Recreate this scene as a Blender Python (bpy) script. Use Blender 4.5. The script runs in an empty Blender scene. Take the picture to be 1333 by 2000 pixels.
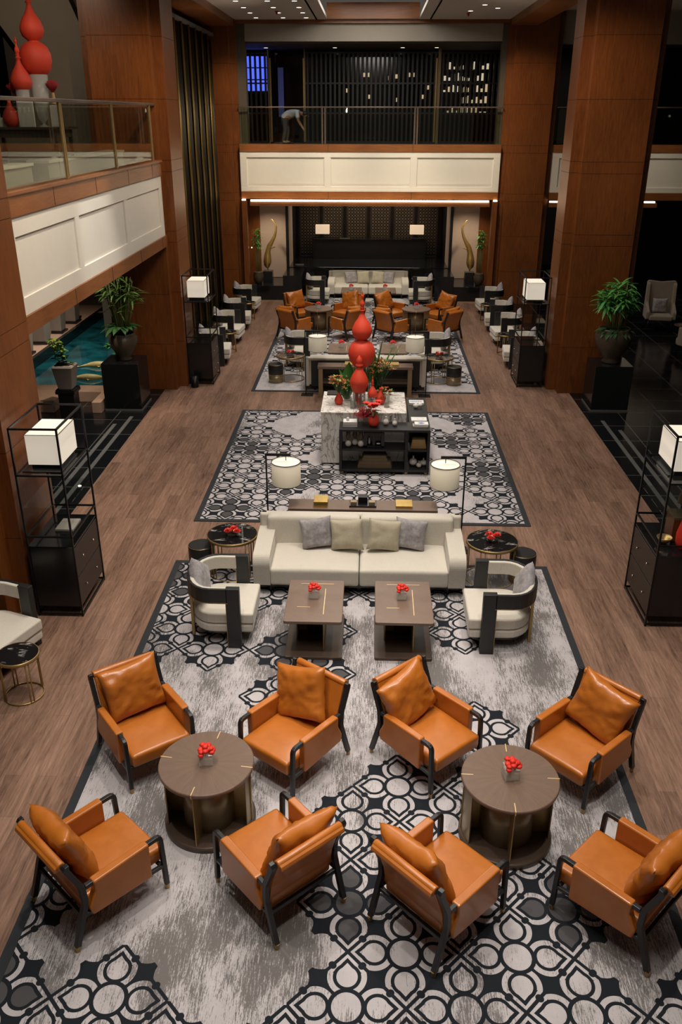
import bpy, bmesh, math, random
from math import sin, cos, pi, radians as R, sqrt, atan2
from mathutils import Vector, Matrix, noise
S = bpy.context.scene
COL = S.collection
rnd = random.Random(7)

# ------------------------------------------------------------------ camera
W_, H_ = 1333, 2000
cam = bpy.data.cameras.new('camera'); camo = bpy.data.objects.new('camera', cam); COL.objects.link(camo)
S.camera = camo
pitch, yaw, roll = R(24.892), R(-1.944), R(0.077)
fw = Vector((sin(yaw)*cos(pitch), cos(yaw)*cos(pitch), -sin(pitch)))
rt = Vector((cos(yaw), -sin(yaw), 0)); up = rt.cross(fw)
rt2 = rt*cos(roll) + up*sin(roll); up2 = -rt*sin(roll) + up*cos(roll)
M = Matrix((rt2, up2, -fw)).transposed().to_4x4(); M.translation = (0, 0, 6)
camo.matrix_world = M
cam.sensor_fit = 'VERTICAL'; cam.sensor_height = 36; cam.lens = 36*1675.09/2000
cam.clip_end = 200; cam.clip_start = .05
# ------------------------------------------------------------------ world, view
wd = bpy.data.worlds.new('world'); S.world = wd; wd.use_nodes = True
wd.node_tree.nodes['Background'].inputs[0].default_value = (1, .86, .72, 1)
wd.node_tree.nodes['Background'].inputs[1].default_value = .055
S.view_settings.view_transform = 'Standard'; S.view_settings.look = 'None'
S.view_settings.gamma = 1; S.view_settings.use_curve_mapping = False
S.view_settings.exposure = 0.42
WARM = (1, .80, .60)
def lamp(name, kind, loc, power, color=WARM, target=None, **kw):
    l = bpy.data.lights.new(name, kind); l.energy = power; l.color = color
    for k, v in kw.items(): setattr(l, k, v)
    o = bpy.data.objects.new(name, l); COL.objects.link(o); o.location = loc
    d = (Vector(target)-Vector(loc)) if target else Vector((0, 0, -1))
    o.rotation_euler = d.to_track_quat('-Z', 'Y').to_euler()
    return o
# ceiling coffer light (luminous recess running along the hall)
for y in (3.5, 8.5, 13.5, 18.5, 23.5, 28):
    lamp('coffer_light', 'AREA', (-.1, y, 9.1), 140 if y < 12 else (135 if y < 20 else 110), (1, .91, .81), shape='RECTANGLE', size=2.2, size_y=3.2)
# recessed downlights over the seating
for y in (4.5, 6.5, 9.5, 15.3, 21.5, 25.5):
    for x in (-2.2, 2.0):
        lamp('downlight', 'SPOT', (x, y, 8.6), 470 if y < 12 else 430, (1, .92, .83), spot_size=R(62), spot_blend=.7, shadow_soft_size=.12)
lamp('downlight', 'SPOT', (-.1, 14.6, 8.6), 420, (1, .86, .72), spot_size=R(34), spot_blend=.6, shadow_soft_size=.1)
lamp('downlight', 'SPOT', (-.1, 10.9, 8.6), 400, (1, .86, .72), spot_size=R(44), spot_blend=.6, shadow_soft_size=.1)
# wall washers on the white balcony fascias
lamp('wall_wash', 'SPOT', (-2.9, 14.6, 8.5), 700, (1, .95, .88), target=(-4.6, 14.9, 4.2), spot_size=R(34), spot_blend=1, shadow_soft_size=.05)
lamp('wall_wash', 'SPOT', (-2.6, 12.6, 8.5), 560, (1, .88, .74), target=(-4.6, 12.6, 3.9), spot_size=R(60), spot_blend=1, shadow_soft_size=.05)
for x in (-2.8, -.1, 2.6):
    lamp('wall_wash', 'SPOT', (x, 27.6, 8.5), 620, (1, .88, .68), target=(x, 30.5, 4.1), spot_size=R(62), spot_blend=1, shadow_soft_size=.05)
lamp('wall_wash', 'SPOT', (8.5, 27.6, 8.5), 260, (1, .88, .68), target=(8.5, 30.5, 4.1), spot_size=R(60), spot_blend=1, shadow_soft_size=.05)
# columns
for x, y, tx, ty in ((-2.8, 17.6, -5, 19.8), (2.6, 17.6, 5, 19.9), (-3, 28, -4.5, 30.4), (2.8, 28, 5, 30.4)):
    lamp('column_wash', 'SPOT', (x, y, 8.5), 260, (1, .74, .50), target=(tx, ty, 5.6), spot_size=R(64), spot_blend=1, shadow_soft_size=.05)
lamp('column_wash', 'SPOT', (-2.6, 9, 8.5), 260, (1, .74, .50), target=(-4.4, 10.4, 4), spot_size=R(60), spot_blend=1, shadow_soft_size=.05)
lamp('beam_wash', 'SPOT', (-3.1, 25, 6.0), 60, (1, .80, .60), target=(-4.4, 25.5, 8.6), spot_size=R(80), spot_blend=1, shadow_soft_size=.05)
lamp('beam_wash', 'SPOT', (2.9, 25, 6.0), 30, (1, .80, .60), target=(4.2, 25.5, 8.6), spot_size=R(80), spot_blend=1, shadow_soft_size=.05)
# pond side
lamp('pond_light', 'SPOT', (-6.0, 17.2, 4.4), 240, (1, .82, .62), target=(-6.4, 17.6, 0), spot_size=R(70), spot_blend=.8, shadow_soft_size=.05)
lamp('pond_light', 'SPOT', (-7.3, 21.8, 4.4), 420, (1, .92, .8), target=(-7.6, 22.4, 0), spot_size=R(80), spot_blend=.8, shadow_soft_size=.05)
lamp('pond_light', 'SPOT', (-8.0, 23.5, 4.4), 260, (1, .80, .62), target=(-9.3, 23.9, .6), spot_size=R(100), spot_blend=.8, shadow_soft_size=.05)
lamp('pond_light', 'SPOT', (-5.5, 17.9, 4.4), 60, (1, .86, .7), target=(-5.5, 18.3, 2), spot_size=R(60), spot_blend=.8, shadow_soft_size=.05)
lamp('plant_light', 'SPOT', (5.2, 17.0, 8.4), 240, (1, .95, .85), target=(5.4, 18.9, 2.3), spot_size=R(16), spot_blend=.8, shadow_soft_size=.05)
lamp('lounge_light', 'SPOT', (8.2, 24, 8.0), 130, (1, .82, .62), target=(8.7, 26.6, 1), spot_size=R(40), spot_blend=.8, shadow_soft_size=.05)
for y in (22.6, 25.4, 28.2): lamp('curtain_light', 'SPOT', (-4.0, y, 6.9), 70, (1, .82, .36), target=(-5.1, y+.3, 3.6), spot_size=R(60), spot_blend=1, shadow_soft_size=.1)
# reception
for x in (-3.6, 3.4):
    lamp('niche_light', 'SPOT', (x, 30.95, 3.15), 90, (1, .80, .58), target=(x, 32.0, 1.4), spot_size=R(95), spot_blend=.8, shadow_soft_size=.04)
lamp('desk_light', 'AREA', (-.1, 34.2, 3.3), 45, (1, .8, .6), shape='RECTANGLE', size=4, size_y=.4)
# unseen spots added to brighten the dark mezzanine
lamp('mezzanine_fill', 'SPOT', (-6.5, 16.6, 9.1), 240, (1, .8, .6), target=(-7.5, 20.2, 6.5), spot_size=R(90), spot_blend=1, shadow_soft_size=.05)
lamp('mezzanine_fill', 'SPOT', (-4.7, 13.2, 8.5), 420, (1, .86, .70), target=(-5.7, 15.5, 6.5), spot_size=R(50), spot_blend=.8, shadow_soft_size=.05)
lamp('mezzanine_fill', 'SPOT', (-2.9, 31.6, 7.9), 22, (.85, .9, 1), target=(-2.9, 32.2, 5.4), spot_size=R(60), spot_blend=.6, shadow_soft_size=.04)

# ------------------------------------------------------------------ materials
def lin(r, g, b): return tuple(((c/255)/12.92 if c/255 <= .04045 else ((c/255+.055)/1.055)**2.4) for c in (r, g, b))
class NT:
    def __init__(s, name):
        s.m = bpy.data.materials.new(name); s.m.use_nodes = True; s.t = s.m.node_tree
        s.b = s.t.nodes['Principled BSDF']; s.o = s.t.nodes['Material Output']
    def n(s, typ, **kw):
        x = s.t.nodes.new(typ)
        for k, v in kw.items():
            if k.startswith('i_'):
                kk = k[2:]; kk = int(kk) if kk.isdigit() else kk
                if hasattr(v, 'is_linked') or isinstance(v, bpy.types.NodeSocket): s.t.links.new(v, x.inputs[kk])
                else: x.inputs[kk].default_value = v
            else: setattr(x, k, v)
        return x
    def link(s, a, b): s.t.links.new(a, b)
    def math(s, op, a, b=None, c=None, clamp=False):
        x = s.t.nodes.new('ShaderNodeMath'); x.operation = op; x.use_clamp = clamp
        for i, v in enumerate((a, b, c)):
            if v is None: continue
            if isinstance(v, (int, float)): x.inputs[i].default_value = v
            else: s.t.links.new(v, x.inputs[i])
        return x.outputs[0]
    def mix(s, f, a, b):
        x = s.t.nodes.new('ShaderNodeMix'); x.data_type = 'RGBA'
        for i, v in ((0, f), (6, a), (7, b)):
            if isinstance(v, (int, float)): x.inputs[i].default_value = v
            elif isinstance(v, tuple): x.inputs[i].default_value = v if len(v) == 4 else v+(1,)
            else: s.t.links.new(v, x.inputs[i])
        return x.outputs[2]
    def coords(s, scale=(1, 1, 1), kind='Object', rot=(0, 0, 0)):
        c = s.t.nodes.new('ShaderNodeTexCoord'); m = s.t.nodes.new('ShaderNodeMapping')
        m.inputs['Scale'].default_value = scale; m.inputs['Rotation'].default_value = rot
        s.t.links.new(c.outputs[kind], m.inputs[0]); return m.outputs[0]
    def noise(s, vec, scale=5, detail=3, rough=.5, dist=0):
        x = s.n('ShaderNodeTexNoise'); s.link(vec, x.inputs['Vector'])
        x.inputs['Scale'].default_value = scale; x.inputs['Detail'].default_value = detail
        x.inputs['Roughness'].default_value = rough; x.inputs['Distortion'].default_value = dist
        return x.outputs['Fac']
    def ramp(s, f, a, b):
        x = s.n('ShaderNodeMapRange'); s.link(f, x.inputs[0]); x.inputs[1].default_value = a; x.inputs[2].default_value = b
        return x.outputs[0]
    def bump(s, h, strength=.2, dist=.01):
        x = s.n('ShaderNodeBump'); s.link(h, x.inputs['Height']); x.inputs['Strength'].default_value = strength
        x.inputs['Distance'].default_value = dist; s.link(x.outputs[0], s.b.inputs['Normal'])
    def base(s, col, rough=.5, metal=0, spec=.5):
        if isinstance(col, tuple): s.b.inputs['Base Color'].default_value = col+(1,) if len(col) == 3 else col
        else: s.link(col, s.b.inputs['Base Color'])
        if isinstance(rough, (int, float)): s.b.inputs['Roughness'].default_value = rough
        else: s.link(rough, s.b.inputs['Roughness'])
        s.b.inputs['Metallic'].default_value = metal
        s.b.inputs['Specular IOR Level'].default_value = spec

def m_plain(name, col, rough=.5, metal=0, var=.12, scale=6, stretch=(1, 1, 1), bump=0, spec=.5, bscale=60):
    n = NT(name); v = n.coords(stretch)
    f = n.noise(v, scale, 4, .6)
    dark = tuple(c*(1-var) for c in col); lite = tuple(min(1, c*(1+var)) for c in col)
    n.base(n.mix(f, dark, lite), rough, metal, spec)
    if bump: n.bump(n.noise(v, bscale, 3, .6), bump, .004)
    return n.m
def m_veneer(name, dark, lite, rough=.35, horiz=False):
    n = NT(name)
    v = n.coords((6, 6, .55) if not horiz else (.5, .5, 7))
    f = n.noise(v, 5, 6, .65, .6)
    v2 = n.coords((.7, .7, .35)); g = n.noise(v2, 1.6, 2)
    v3 = n.coords((60, 60, 2) if not horiz else (2, 2, 60)); h = n.noise(v3, 3, 2)
    k = n.math('ADD', n.math('MULTIPLY', f, .55), n.math('ADD', n.math('MULTIPLY', g, .35), n.math('MULTIPLY', h, .12)))
    n.base(n.mix(n.ramp(k, .32, .68), dark, lite), rough, 0, .4)
    return n.m
def m_emit(name, col, strength, col2=None):
    n = NT(name); v = n.coords(); f = n.noise(v, 2, 1)
    n.base(tuple(c*.8 for c in col), .6)
    n.link(n.mix(f, col, tuple(min(1, c*1.02) for c in col)), n.b.inputs['Emission Color'])
    n.b.inputs['Emission Strength'].default_value = strength
    return n.m
def m_glass(name, tint=(1, 1, 1), refl=1.45, rough=.0, amount=.9):
    n = NT(name); t = n.n('ShaderNodeBsdfTransparent'); t.inputs[0].default_value = tint+(1,)
    g = n.n('ShaderNodeBsdfGlossy'); g.inputs['Roughness'].default_value = rough
    fr = n.n('ShaderNodeLayerWeight'); fr.inputs[0].default_value = .5
    v = n.coords(); f = n.noise(v, .6, 1); p3 = n.math('POWER', fr.outputs['Facing'], 3.5)
    mx = n.n('ShaderNodeMixShader'); n.link(n.math('ADD', n.math('MULTIPLY', p3, .55*amount), n.math('ADD', n.math('MULTIPLY', f, .01), .035*amount)), mx.inputs[0])
    n.link(t.outputs[0], mx.inputs[1]); n.link(g.outputs[0], mx.inputs[2]); n.link(mx.outputs[0], n.o.inputs[0])
    return n.m
def m_marble_black(name):
    n = NT(name); v = n.coords((1, 1.3, 1), rot=(0, 0, .25))
    w = n.n('ShaderNodeTexNoise'); n.link(v, w.inputs[0]); w.inputs['Scale'].default_value = 2.2; w.inputs['Detail'].default_value = 5; w.inputs['Distortion'].default_value = 1.2
    st = n.coords((1.2, 7, 1), rot=(0, 0, .12)); w2 = n.noise(st, 1.7, 4, .6, .8)
    a = n.math('ABSOLUTE', n.math('SUBTRACT', w2, .5))
    k = n.ramp(a, .030, .004)
    k2 = n.math('MULTIPLY', k, n.ramp(w.outputs[0], .50, .62))
    n.base(n.mix(k2, (.008, .009, .010), (.80, .77, .72)), .12, 0, .5)
    return n.m
def m_marble_white(name):
    n = NT(name); v = n.coords((1.3, 1.3, .40), rot=(.5, .55, .5))
    w = n.noise(v, 2.6, 5, .6, 1.1)
    a = n.math('ABSOLUTE', n.math('SUBTRACT', w, .5)); k = n.ramp(a, .03, .0)
    w2 = n.noise(v, 1.7, 3, .6, .5); soft = n.ramp(w2, .45, .75)
    kk = n.math('ADD', n.math('MULTIPLY', k, .75), n.math('MULTIPLY', soft, .2), clamp=True)
    n.base(n.mix(kk, (.80, .77, .72), (.16, .14, .13)), .15)
    return n.m
def m_plank():
    n = NT('plank_floor'); v = n.coords(rot=(0, 0, pi/2))
    b = n.n('ShaderNodeTexBrick'); n.link(v, b.inputs['Vector'])
    b.inputs['Scale'].default_value = 1; b.inputs['Brick Width'].default_value = 1.5; b.inputs['Row Height'].default_value = .18
    b.inputs['Mortar Size'].default_value = .0018; b.inputs['Color1'].default_value = (0, 0, 0, 1); b.inputs['Color2'].default_value = (1, 1, 1, 1)
    b.inputs['Mortar'].default_value = (.3, .3, .3, 1); b.offset = .37
    sep = n.n('ShaderNodeSeparateColor'); n.link(b.outputs['Color'], sep.inputs[0])
    f = n.noise(n.coords((14, .9, 1)), 2.2, 6, .7, .7); g = n.noise(n.coords((60, 4, 1)), 2, 3, .6)
    h = n.noise(n.coords((2, .5, 1)), 1.3, 3)
    k = n.math('ADD', n.math('MULTIPLY', f, .55), n.math('ADD', n.math('MULTIPLY', g, .22), n.math('ADD', n.math('MULTIPLY', sep.outputs[0], .10), n.math('MULTIPLY', h, .2))))
    c = n.mix(n.ramp(k, .34, .70), (.055, .028, .017), (.36, .215, .15))
    c = n.mix(n.math('MULTIPLY', b.outputs['Fac'], .5), c, (.05, .03, .02))
    n.base(c, n.math('ADD', n.math('MULTIPLY', f, .2), .32), 0, .4)
    n.bump(k, .08, .003)
    return n.m
def m_tile():
    n = NT('black_granite_tile'); v = n.coords()
    b = n.n('ShaderNodeTexBrick'); n.link(v, b.inputs['Vector']); b.offset = 0
    b.inputs['Scale'].default_value = 1; b.inputs['Brick Width'].default_value = .92; b.inputs['Row Height'].default_value = .92
    b.inputs['Mortar Size'].default_value = .011; b.inputs['Color1'].default_value = (.006, .007, .008, 1); b.inputs['Color2'].default_value = (.009, .010, .011, 1)
    b.inputs['Mortar'].default_value = (.085, .085, .08, 1)
    n.base(b.outputs['Color'], .14, 0, .45); return n.m
def m_leather():
    n = NT('orange_leather'); v = n.coords()
    f = n.noise(v, 7, 4, .6); g = n.noise(v, 160, 2, .5)
    n.base(n.mix(f, (.36, .10, .009), (.53, .165, .018)), n.math('ADD', n.math('MULTIPLY', f, .2), .30), 0, .5)
    n.b.inputs['Coat Weight'].default_value = .35; n.b.inputs['Coat Roughness'].default_value = .18
    n.bump(g, .12, .002); return n.m
def m_weave(name, a, b, s=220, rough=.9, blot=.3):
    n = NT(name); f = n.noise(n.coords((1, 6, 1)), s*.3, 2, .6); g = n.noise(n.coords((6, 1, 1)), s*.3, 2, .6); h = n.noise(n.coords(), 9, 4, .7)
    k = n.math('ADD', n.math('MULTIPLY', n.math('ADD', f, g), .5*(1-blot)), n.math('MULTIPLY', h, blot))
    n.base(n.mix(n.ramp(k, .3, .7), a, b), rough, 0, .2)
    n.b.inputs['Sheen Weight'].default_value = .2
    n.bump(k, .15, .003); return n.m
def m_water():
    n = NT('pond_water'); f = n.noise(n.coords(), 1.1, 5, .65, .6)
    n.base(n.mix(n.ramp(f, .35, .7), (.003, .022, .030), (.014, .14, .17)), .05, 0, .6)
    n.bump(n.noise(n.coords((1, 1, 1)), 5, 3, .5), .12, .02); return n.m
def m_rug(ux, uy, t0=.925, t1=.985):
    n = NT('patterned_rug'); c = n.n('ShaderNodeTexCoord'); sp = n.n('ShaderNodeSeparateXYZ'); n.link(c.outputs['Object'], sp.inputs[0])
    mt = n.math
    u = mt('DIVIDE', sp.outputs[0], ux); v = mt('DIVIDE', sp.outputs[1], uy)
    p = mt('MULTIPLY', mt('ADD', u, v), .5); q = mt('MULTIPLY', mt('SUBTRACT', u, v), .5)
    dp = mt('SUBTRACT', p, mt('ROUND', p)); dq = mt('SUBTRACT', q, mt('ROUND', q))
    du = mt('ABSOLUTE', mt('ADD', dp, dq)); dv = mt('ABSOLUTE', mt('SUBTRACT', dp, dq))
    a = mt('MAXIMUM', du, dv); b = mt('MINIMUM', du, dv)
    def dist(x0, y0):
        x = mt('SUBTRACT', a, x0); y = mt('SUBTRACT', b, y0)
        return mt('SQRT', mt('ADD', mt('MULTIPLY', x, x), mt('MULTIPLY', y, y)))
    d0 = dist(0, 0); d1 = dist(.53, 0)
    circ = mt('LESS_THAN', d0, .252)
    ring = mt('LESS_THAN', d0, .325)
    tip = mt('MULTIPLY', mt('SUBTRACT', b, mt('MULTIPLY', mt('SUBTRACT', .79, a), .9)), .74)
    tip = mt('ADD', tip, mt('MULTIPLY', mt('LESS_THAN', a, .60), 9.))
    f = mt('MINIMUM', mt('SUBTRACT', d1, .185), tip)
    pet = mt('LESS_THAN', f, 0.); out = mt('LESS_THAN', f, .062)
    cres = mt('LESS_THAN', d1, .345)
    tipw = mt('GREATER_THAN', mt('ADD', a, mt('MULTIPLY', b, .25)), .755)
    e = mt('SUBTRACT', 1., mt('ADD', a, b))
    line = mt('LESS_THAN', e, .045)
    dot = mt('LESS_THAN', dist(.73, .25), .062)
    white = mt('MAXIMUM', cres, tipw)
    white = mt('MULTIPLY', white, mt('SUBTRACT', 1., line)); white = mt('MULTIPLY', white, mt('SUBTRACT', 1., dot))
    white = mt('MULTIPLY', white, mt('SUBTRACT', 1., out)); white = mt('MAXIMUM', white, pet)
    white = mt('MULTIPLY', white, mt('SUBTRACT', 1., ring)); white = mt('MAXIMUM', white, circ)
    inner = mt('MAXIMUM', circ, pet)
    at = n.n('ShaderNodeAttribute'); at.attribute_name = 'motif'; ad = n.n('ShaderNodeAttribute'); ad.attribute_name = 'grey'
    on = at.outputs['Fac']
    # distressed yarn
    w = n.noise(n.coords((30, 2.6, 1)), 2.6, 6, .8, .2); big = n.noise(n.coords((1.1, .5, 1)), 1.5, 3, .6); fine = n.noise(n.coords((70, 22, 1)), 2, 3, .8)
    kk = mt('ADD', mt('MULTIPLY', w, .8), mt('ADD', mt('MULTIPLY', big, .75), mt('MULTIPLY', fine, .35)))
    kk = mt('SUBTRACT', kk, mt('MULTIPLY', on, .05))
    st = n.ramp(kk, t0, t1)
    pale = n.mix(n.noise(n.coords((3, 2, 1)), 2, 3), (.38, .355, .365), (.56, .53, .54))
    body = n.mix(mt('MULTIPLY', st, .85), pale, (.105, .095, .088))
    grey = n.mix(mt('MULTIPLY', mt('MULTIPLY', inner, ad.outputs['Fac']), on), body, (.075, .073, .076))
    ar = n.n('ShaderNodeAttribute'); ar.attribute_name = 'rim'
    blob = mt('MULTIPLY', mt('SUBTRACT', 1., cres), mt('SUBTRACT', 1., tipw)); blob = mt('MULTIPLY', blob, mt('LESS_THAN', e, .30))
    blob = mt('MULTIPLY', mt('MAXIMUM', mt('MAXIMUM', blob, line), dot), ar.outputs['Fac'])
    blk = mt('MAXIMUM', mt('MULTIPLY', mt('SUBTRACT', 1., white), on), blob)
    n.base(n.mix(blk, grey, (.014, .017, .022)), .95, 0, .15)
    n.bump(kk, .2, .004); return n.m

MT = {}
MT['cherry'] = m_veneer('cherry_veneer', (.080, .023, .005), (.22, .070, .015))
MT['cherry_h'] = m_veneer('cherry_veneer_horizontal', (.11, .036, .010), (.27, .098, .028), horiz=True)
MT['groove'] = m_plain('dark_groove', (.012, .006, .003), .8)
MT['white'] = m_plain('white_lacquer', (.66, .62, .54), .45, var=.04)
MT['plank'] = m_plank(); MT['tile'] = m_tile()
MT['black'] = m_plain('black_lacquer', (.010, .010, .011), .25)
MT['blackm'] = m_plain('black_metal', (.015, .015, .016), .35, .6)
MT['bwood'] = m_plain('ebonised_wood', (.012, .012, .013), .38, var=.4, stretch=(8, 8, 1))
MT['granite'] = m_plain('black_granite', (.008, .009, .010), .12, var=.5, scale=40)
MT['ceil'] = m_plain('ceiling_paint', (.42, .40, .37), .8, var=.03)
MT['header'] = m_plain('header_paint', (.33, .30, .25), .7, var=.04)
MT['leather'] = m_leather()
MT['cream'] = m_weave('cream_boucle', (.52, .485, .41), (.70, .66, .58), blot=.15)
MT['creampil'] = m_weave('beige_cushion_cloth', (.34, .30, .21), (.52, .47, .36))
MT['greypil'] = m_weave('grey_velvet_cloth', (.14, .13, .135), (.48, .45, .46), 160, blot=.7)
MT['bleather'] = m_plain('black_leather', (.013, .014, .015), .42, var=.3, bump=.15)
MT['gold'] = m_plain('brushed_gold', (.62, .42, .13), .32, .85, var=.25, scale=12)
MT['brass'] = m_plain('aged_brass', (.40, .27, .11), .35, .7, var=.2)
MT['bronze'] = m_plain('bronze_sheet', (.27, .20, .11), .34, .45, var=.3, stretch=(1, 1, .3))
MT['walnut'] = m_veneer('taupe_oak', (.135, .088, .062), (.20, .135, .10), .4, horiz=True)
MT['walnut_d'] = m_veneer('dark_oak', (.05, .034, .022), (.10, .068, .05), .4, horiz=True)
MT['tblmarble'] = m_marble_black('black_marble'); MT['marble'] = m_marble_white('white_marble')
MT['shade'] = m_emit('lamp_linen', lin(215, 205, 182), .12)
MT['shadebox'] = m_emit('paper_lamp', lin(250, 240, 222), .30)
MT['deskshade'] = m_emit('desk_lamp_linen', lin(225, 200, 170), .50)
MT['glow'] = m_emit('light_strip', (1, .80, .58), 7)
MT['coffer'] = m_emit('cove_light', (1, .84, .62), 2.2)
MT['spot'] = m_emit('downlight_lens', (1, .88, .72), 2.5)
MT['blue'] = m_emit('blue_backlight', (.07, .12, .85), 1.1)
MT['warmwin'] = m_emit('warm_window_light', (1, .85, .62), .4)
MT['dimwin'] = m_emit('dim_window_light', (1, .75, .45), .35)
MT['glass'] = m_glass('clear_glass', (.93, .96, .94)); MT['gsmoke'] = m_glass('balcony_glass', (.80, .82, .76), 1.45, 0, 1)
MT['vglass'] = m_glass('vase_glass', (.88, .88, .86), 1.5, .02, 1.6)
MT['frost'] = m_plain('pale_crystal', (.72, .70, .64), .12, var=.1); MT['frost'].node_tree.nodes['Principled BSDF'].inputs['Alpha'].default_value = .42
MT['red'] = m_plain('red_bead_surface', (.66, .050, .018), .6, var=.15, bump=.5, bscale=150)
MT['redpetal'] = m_plain('red_petal', (.72, .03, .015), .6, var=.3, scale=30)
MT['coral'] = m_plain('dark_red_coral', (.34, .015, .02), .6, var=.3)
MT['orangefl'] = m_plain('orange_red_bract', (.55, .12, .03), .6, var=.4, scale=30)
MT['leaf'] = m_plain('green_leaf', (.06, .23, .045), .4, var=.5, scale=9)
MT['leafy'] = m_plain('lime_leaf', (.24, .38, .04), .45, var=.4, scale=9)
MT['leafd'] = m_plain('deep_green_leaf', (.03, .09, .025), .4, var=.5, scale=9)
MT['leafy2'] = m_plain('fresh_green_leaf', (.09, .19, .035), .4, var=.5, scale=9)
MT['stem'] = m_plain('cane_stem', (.13, .15, .05), .6, var=.3)
MT['urn'] = m_plain('dark_glazed_urn', (.055, .040, .025), .4, var=.4, scale=5)
MT['stone'] = m_plain('pale_stone_planter', (.33, .29, .25), .7, var=.12, bump=.2)
MT['soil'] = m_plain('dark_soil', (.03, .02, .012), .95, var=.4)
MT['inlay'] = m_plain('bright_brass_inlay', (.80, .58, .28), .35, .3, var=.1)
MT['water'] = m_water()
MT['pink'] = m_plain('pinkish_limestone', (.45, .30, .22), .55, var=.15)
MT['beige'] = m_plain('beige_wall_cloth', (.44, .34, .27), .8, var=.05)
MT['paper'] = m_plain('white_paper', (.72, .72, .70), .6, var=.04)
MT['bluep'] = m_plain('blue_ink', (.12, .18, .45), .6); MT['greyp'] = m_plain('grey_book_cloth', (.32, .29, .26), .8)
MT['tan'] = m_plain('tan_book_cloth', (.40, .25, .10), .7, var=.2); MT['brown'] = m_plain('brown_book_cloth', (.13, .09, .05), .7, var=.2)
MT['china'] = m_plain('white_ceramic', (.66, .63, .58), .25, var=.05)
MT['mirror'] = m_plain('dark_window_glass', (.004, .004, .005), .08, 0, var=.2, spec=.6)
MT['steel'] = m_plain('polished_nickel', (.6, .58, .54), .2, 1)
MT['drape'] = m_plain('brown_grey_plaster', (.085, .070, .050), .7, var=.15, scale=2)
MT['taupe'] = m_weave('taupe_upholstery', (.22, .18, .14), (.34, .29, .23))
MT['skin'] = m_plain('skin', (.35, .19, .12), .5); MT['hair'] = m_plain('black_hair', (.01, .01, .01), .6)
MT['shirt'] = m_plain('white_shirt_cloth', (.55, .57, .68), .8, var=.1); MT['trouser'] = m_plain('dark_trouser_cloth', (.05, .05, .055), .8)
MT['koi'] = m_plain('pale_yellow_scales', (.55, .42, .16), .5, var=.4, scale=20)
MT['curtain'] = m_plain('gold_mesh_strands', (.20, .13, .03), .35, .8, var=.5, scale=3, stretch=(3, 3, .3))
MT['curtd'] = m_plain('dark_bronze_strands', (.035, .026, .016), .35, .7, var=.5, scale=3, stretch=(3, 3, .3))
MT['slat'] = m_plain('dark_slat_wood', (.018, .014, .011), .4, var=.3)
MT['lattice'] = m_plain('antique_brass_lattice', (.20, .16, .11), .4, .3, var=.2)
MT['bordr'] = m_plain('charcoal_rug_edge', (.022, .025, .03), .95, var=.2)
MT['strip'] = m_plain('grey_granite_strip', (.10, .10, .095), .5, var=.3, scale=30)

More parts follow.
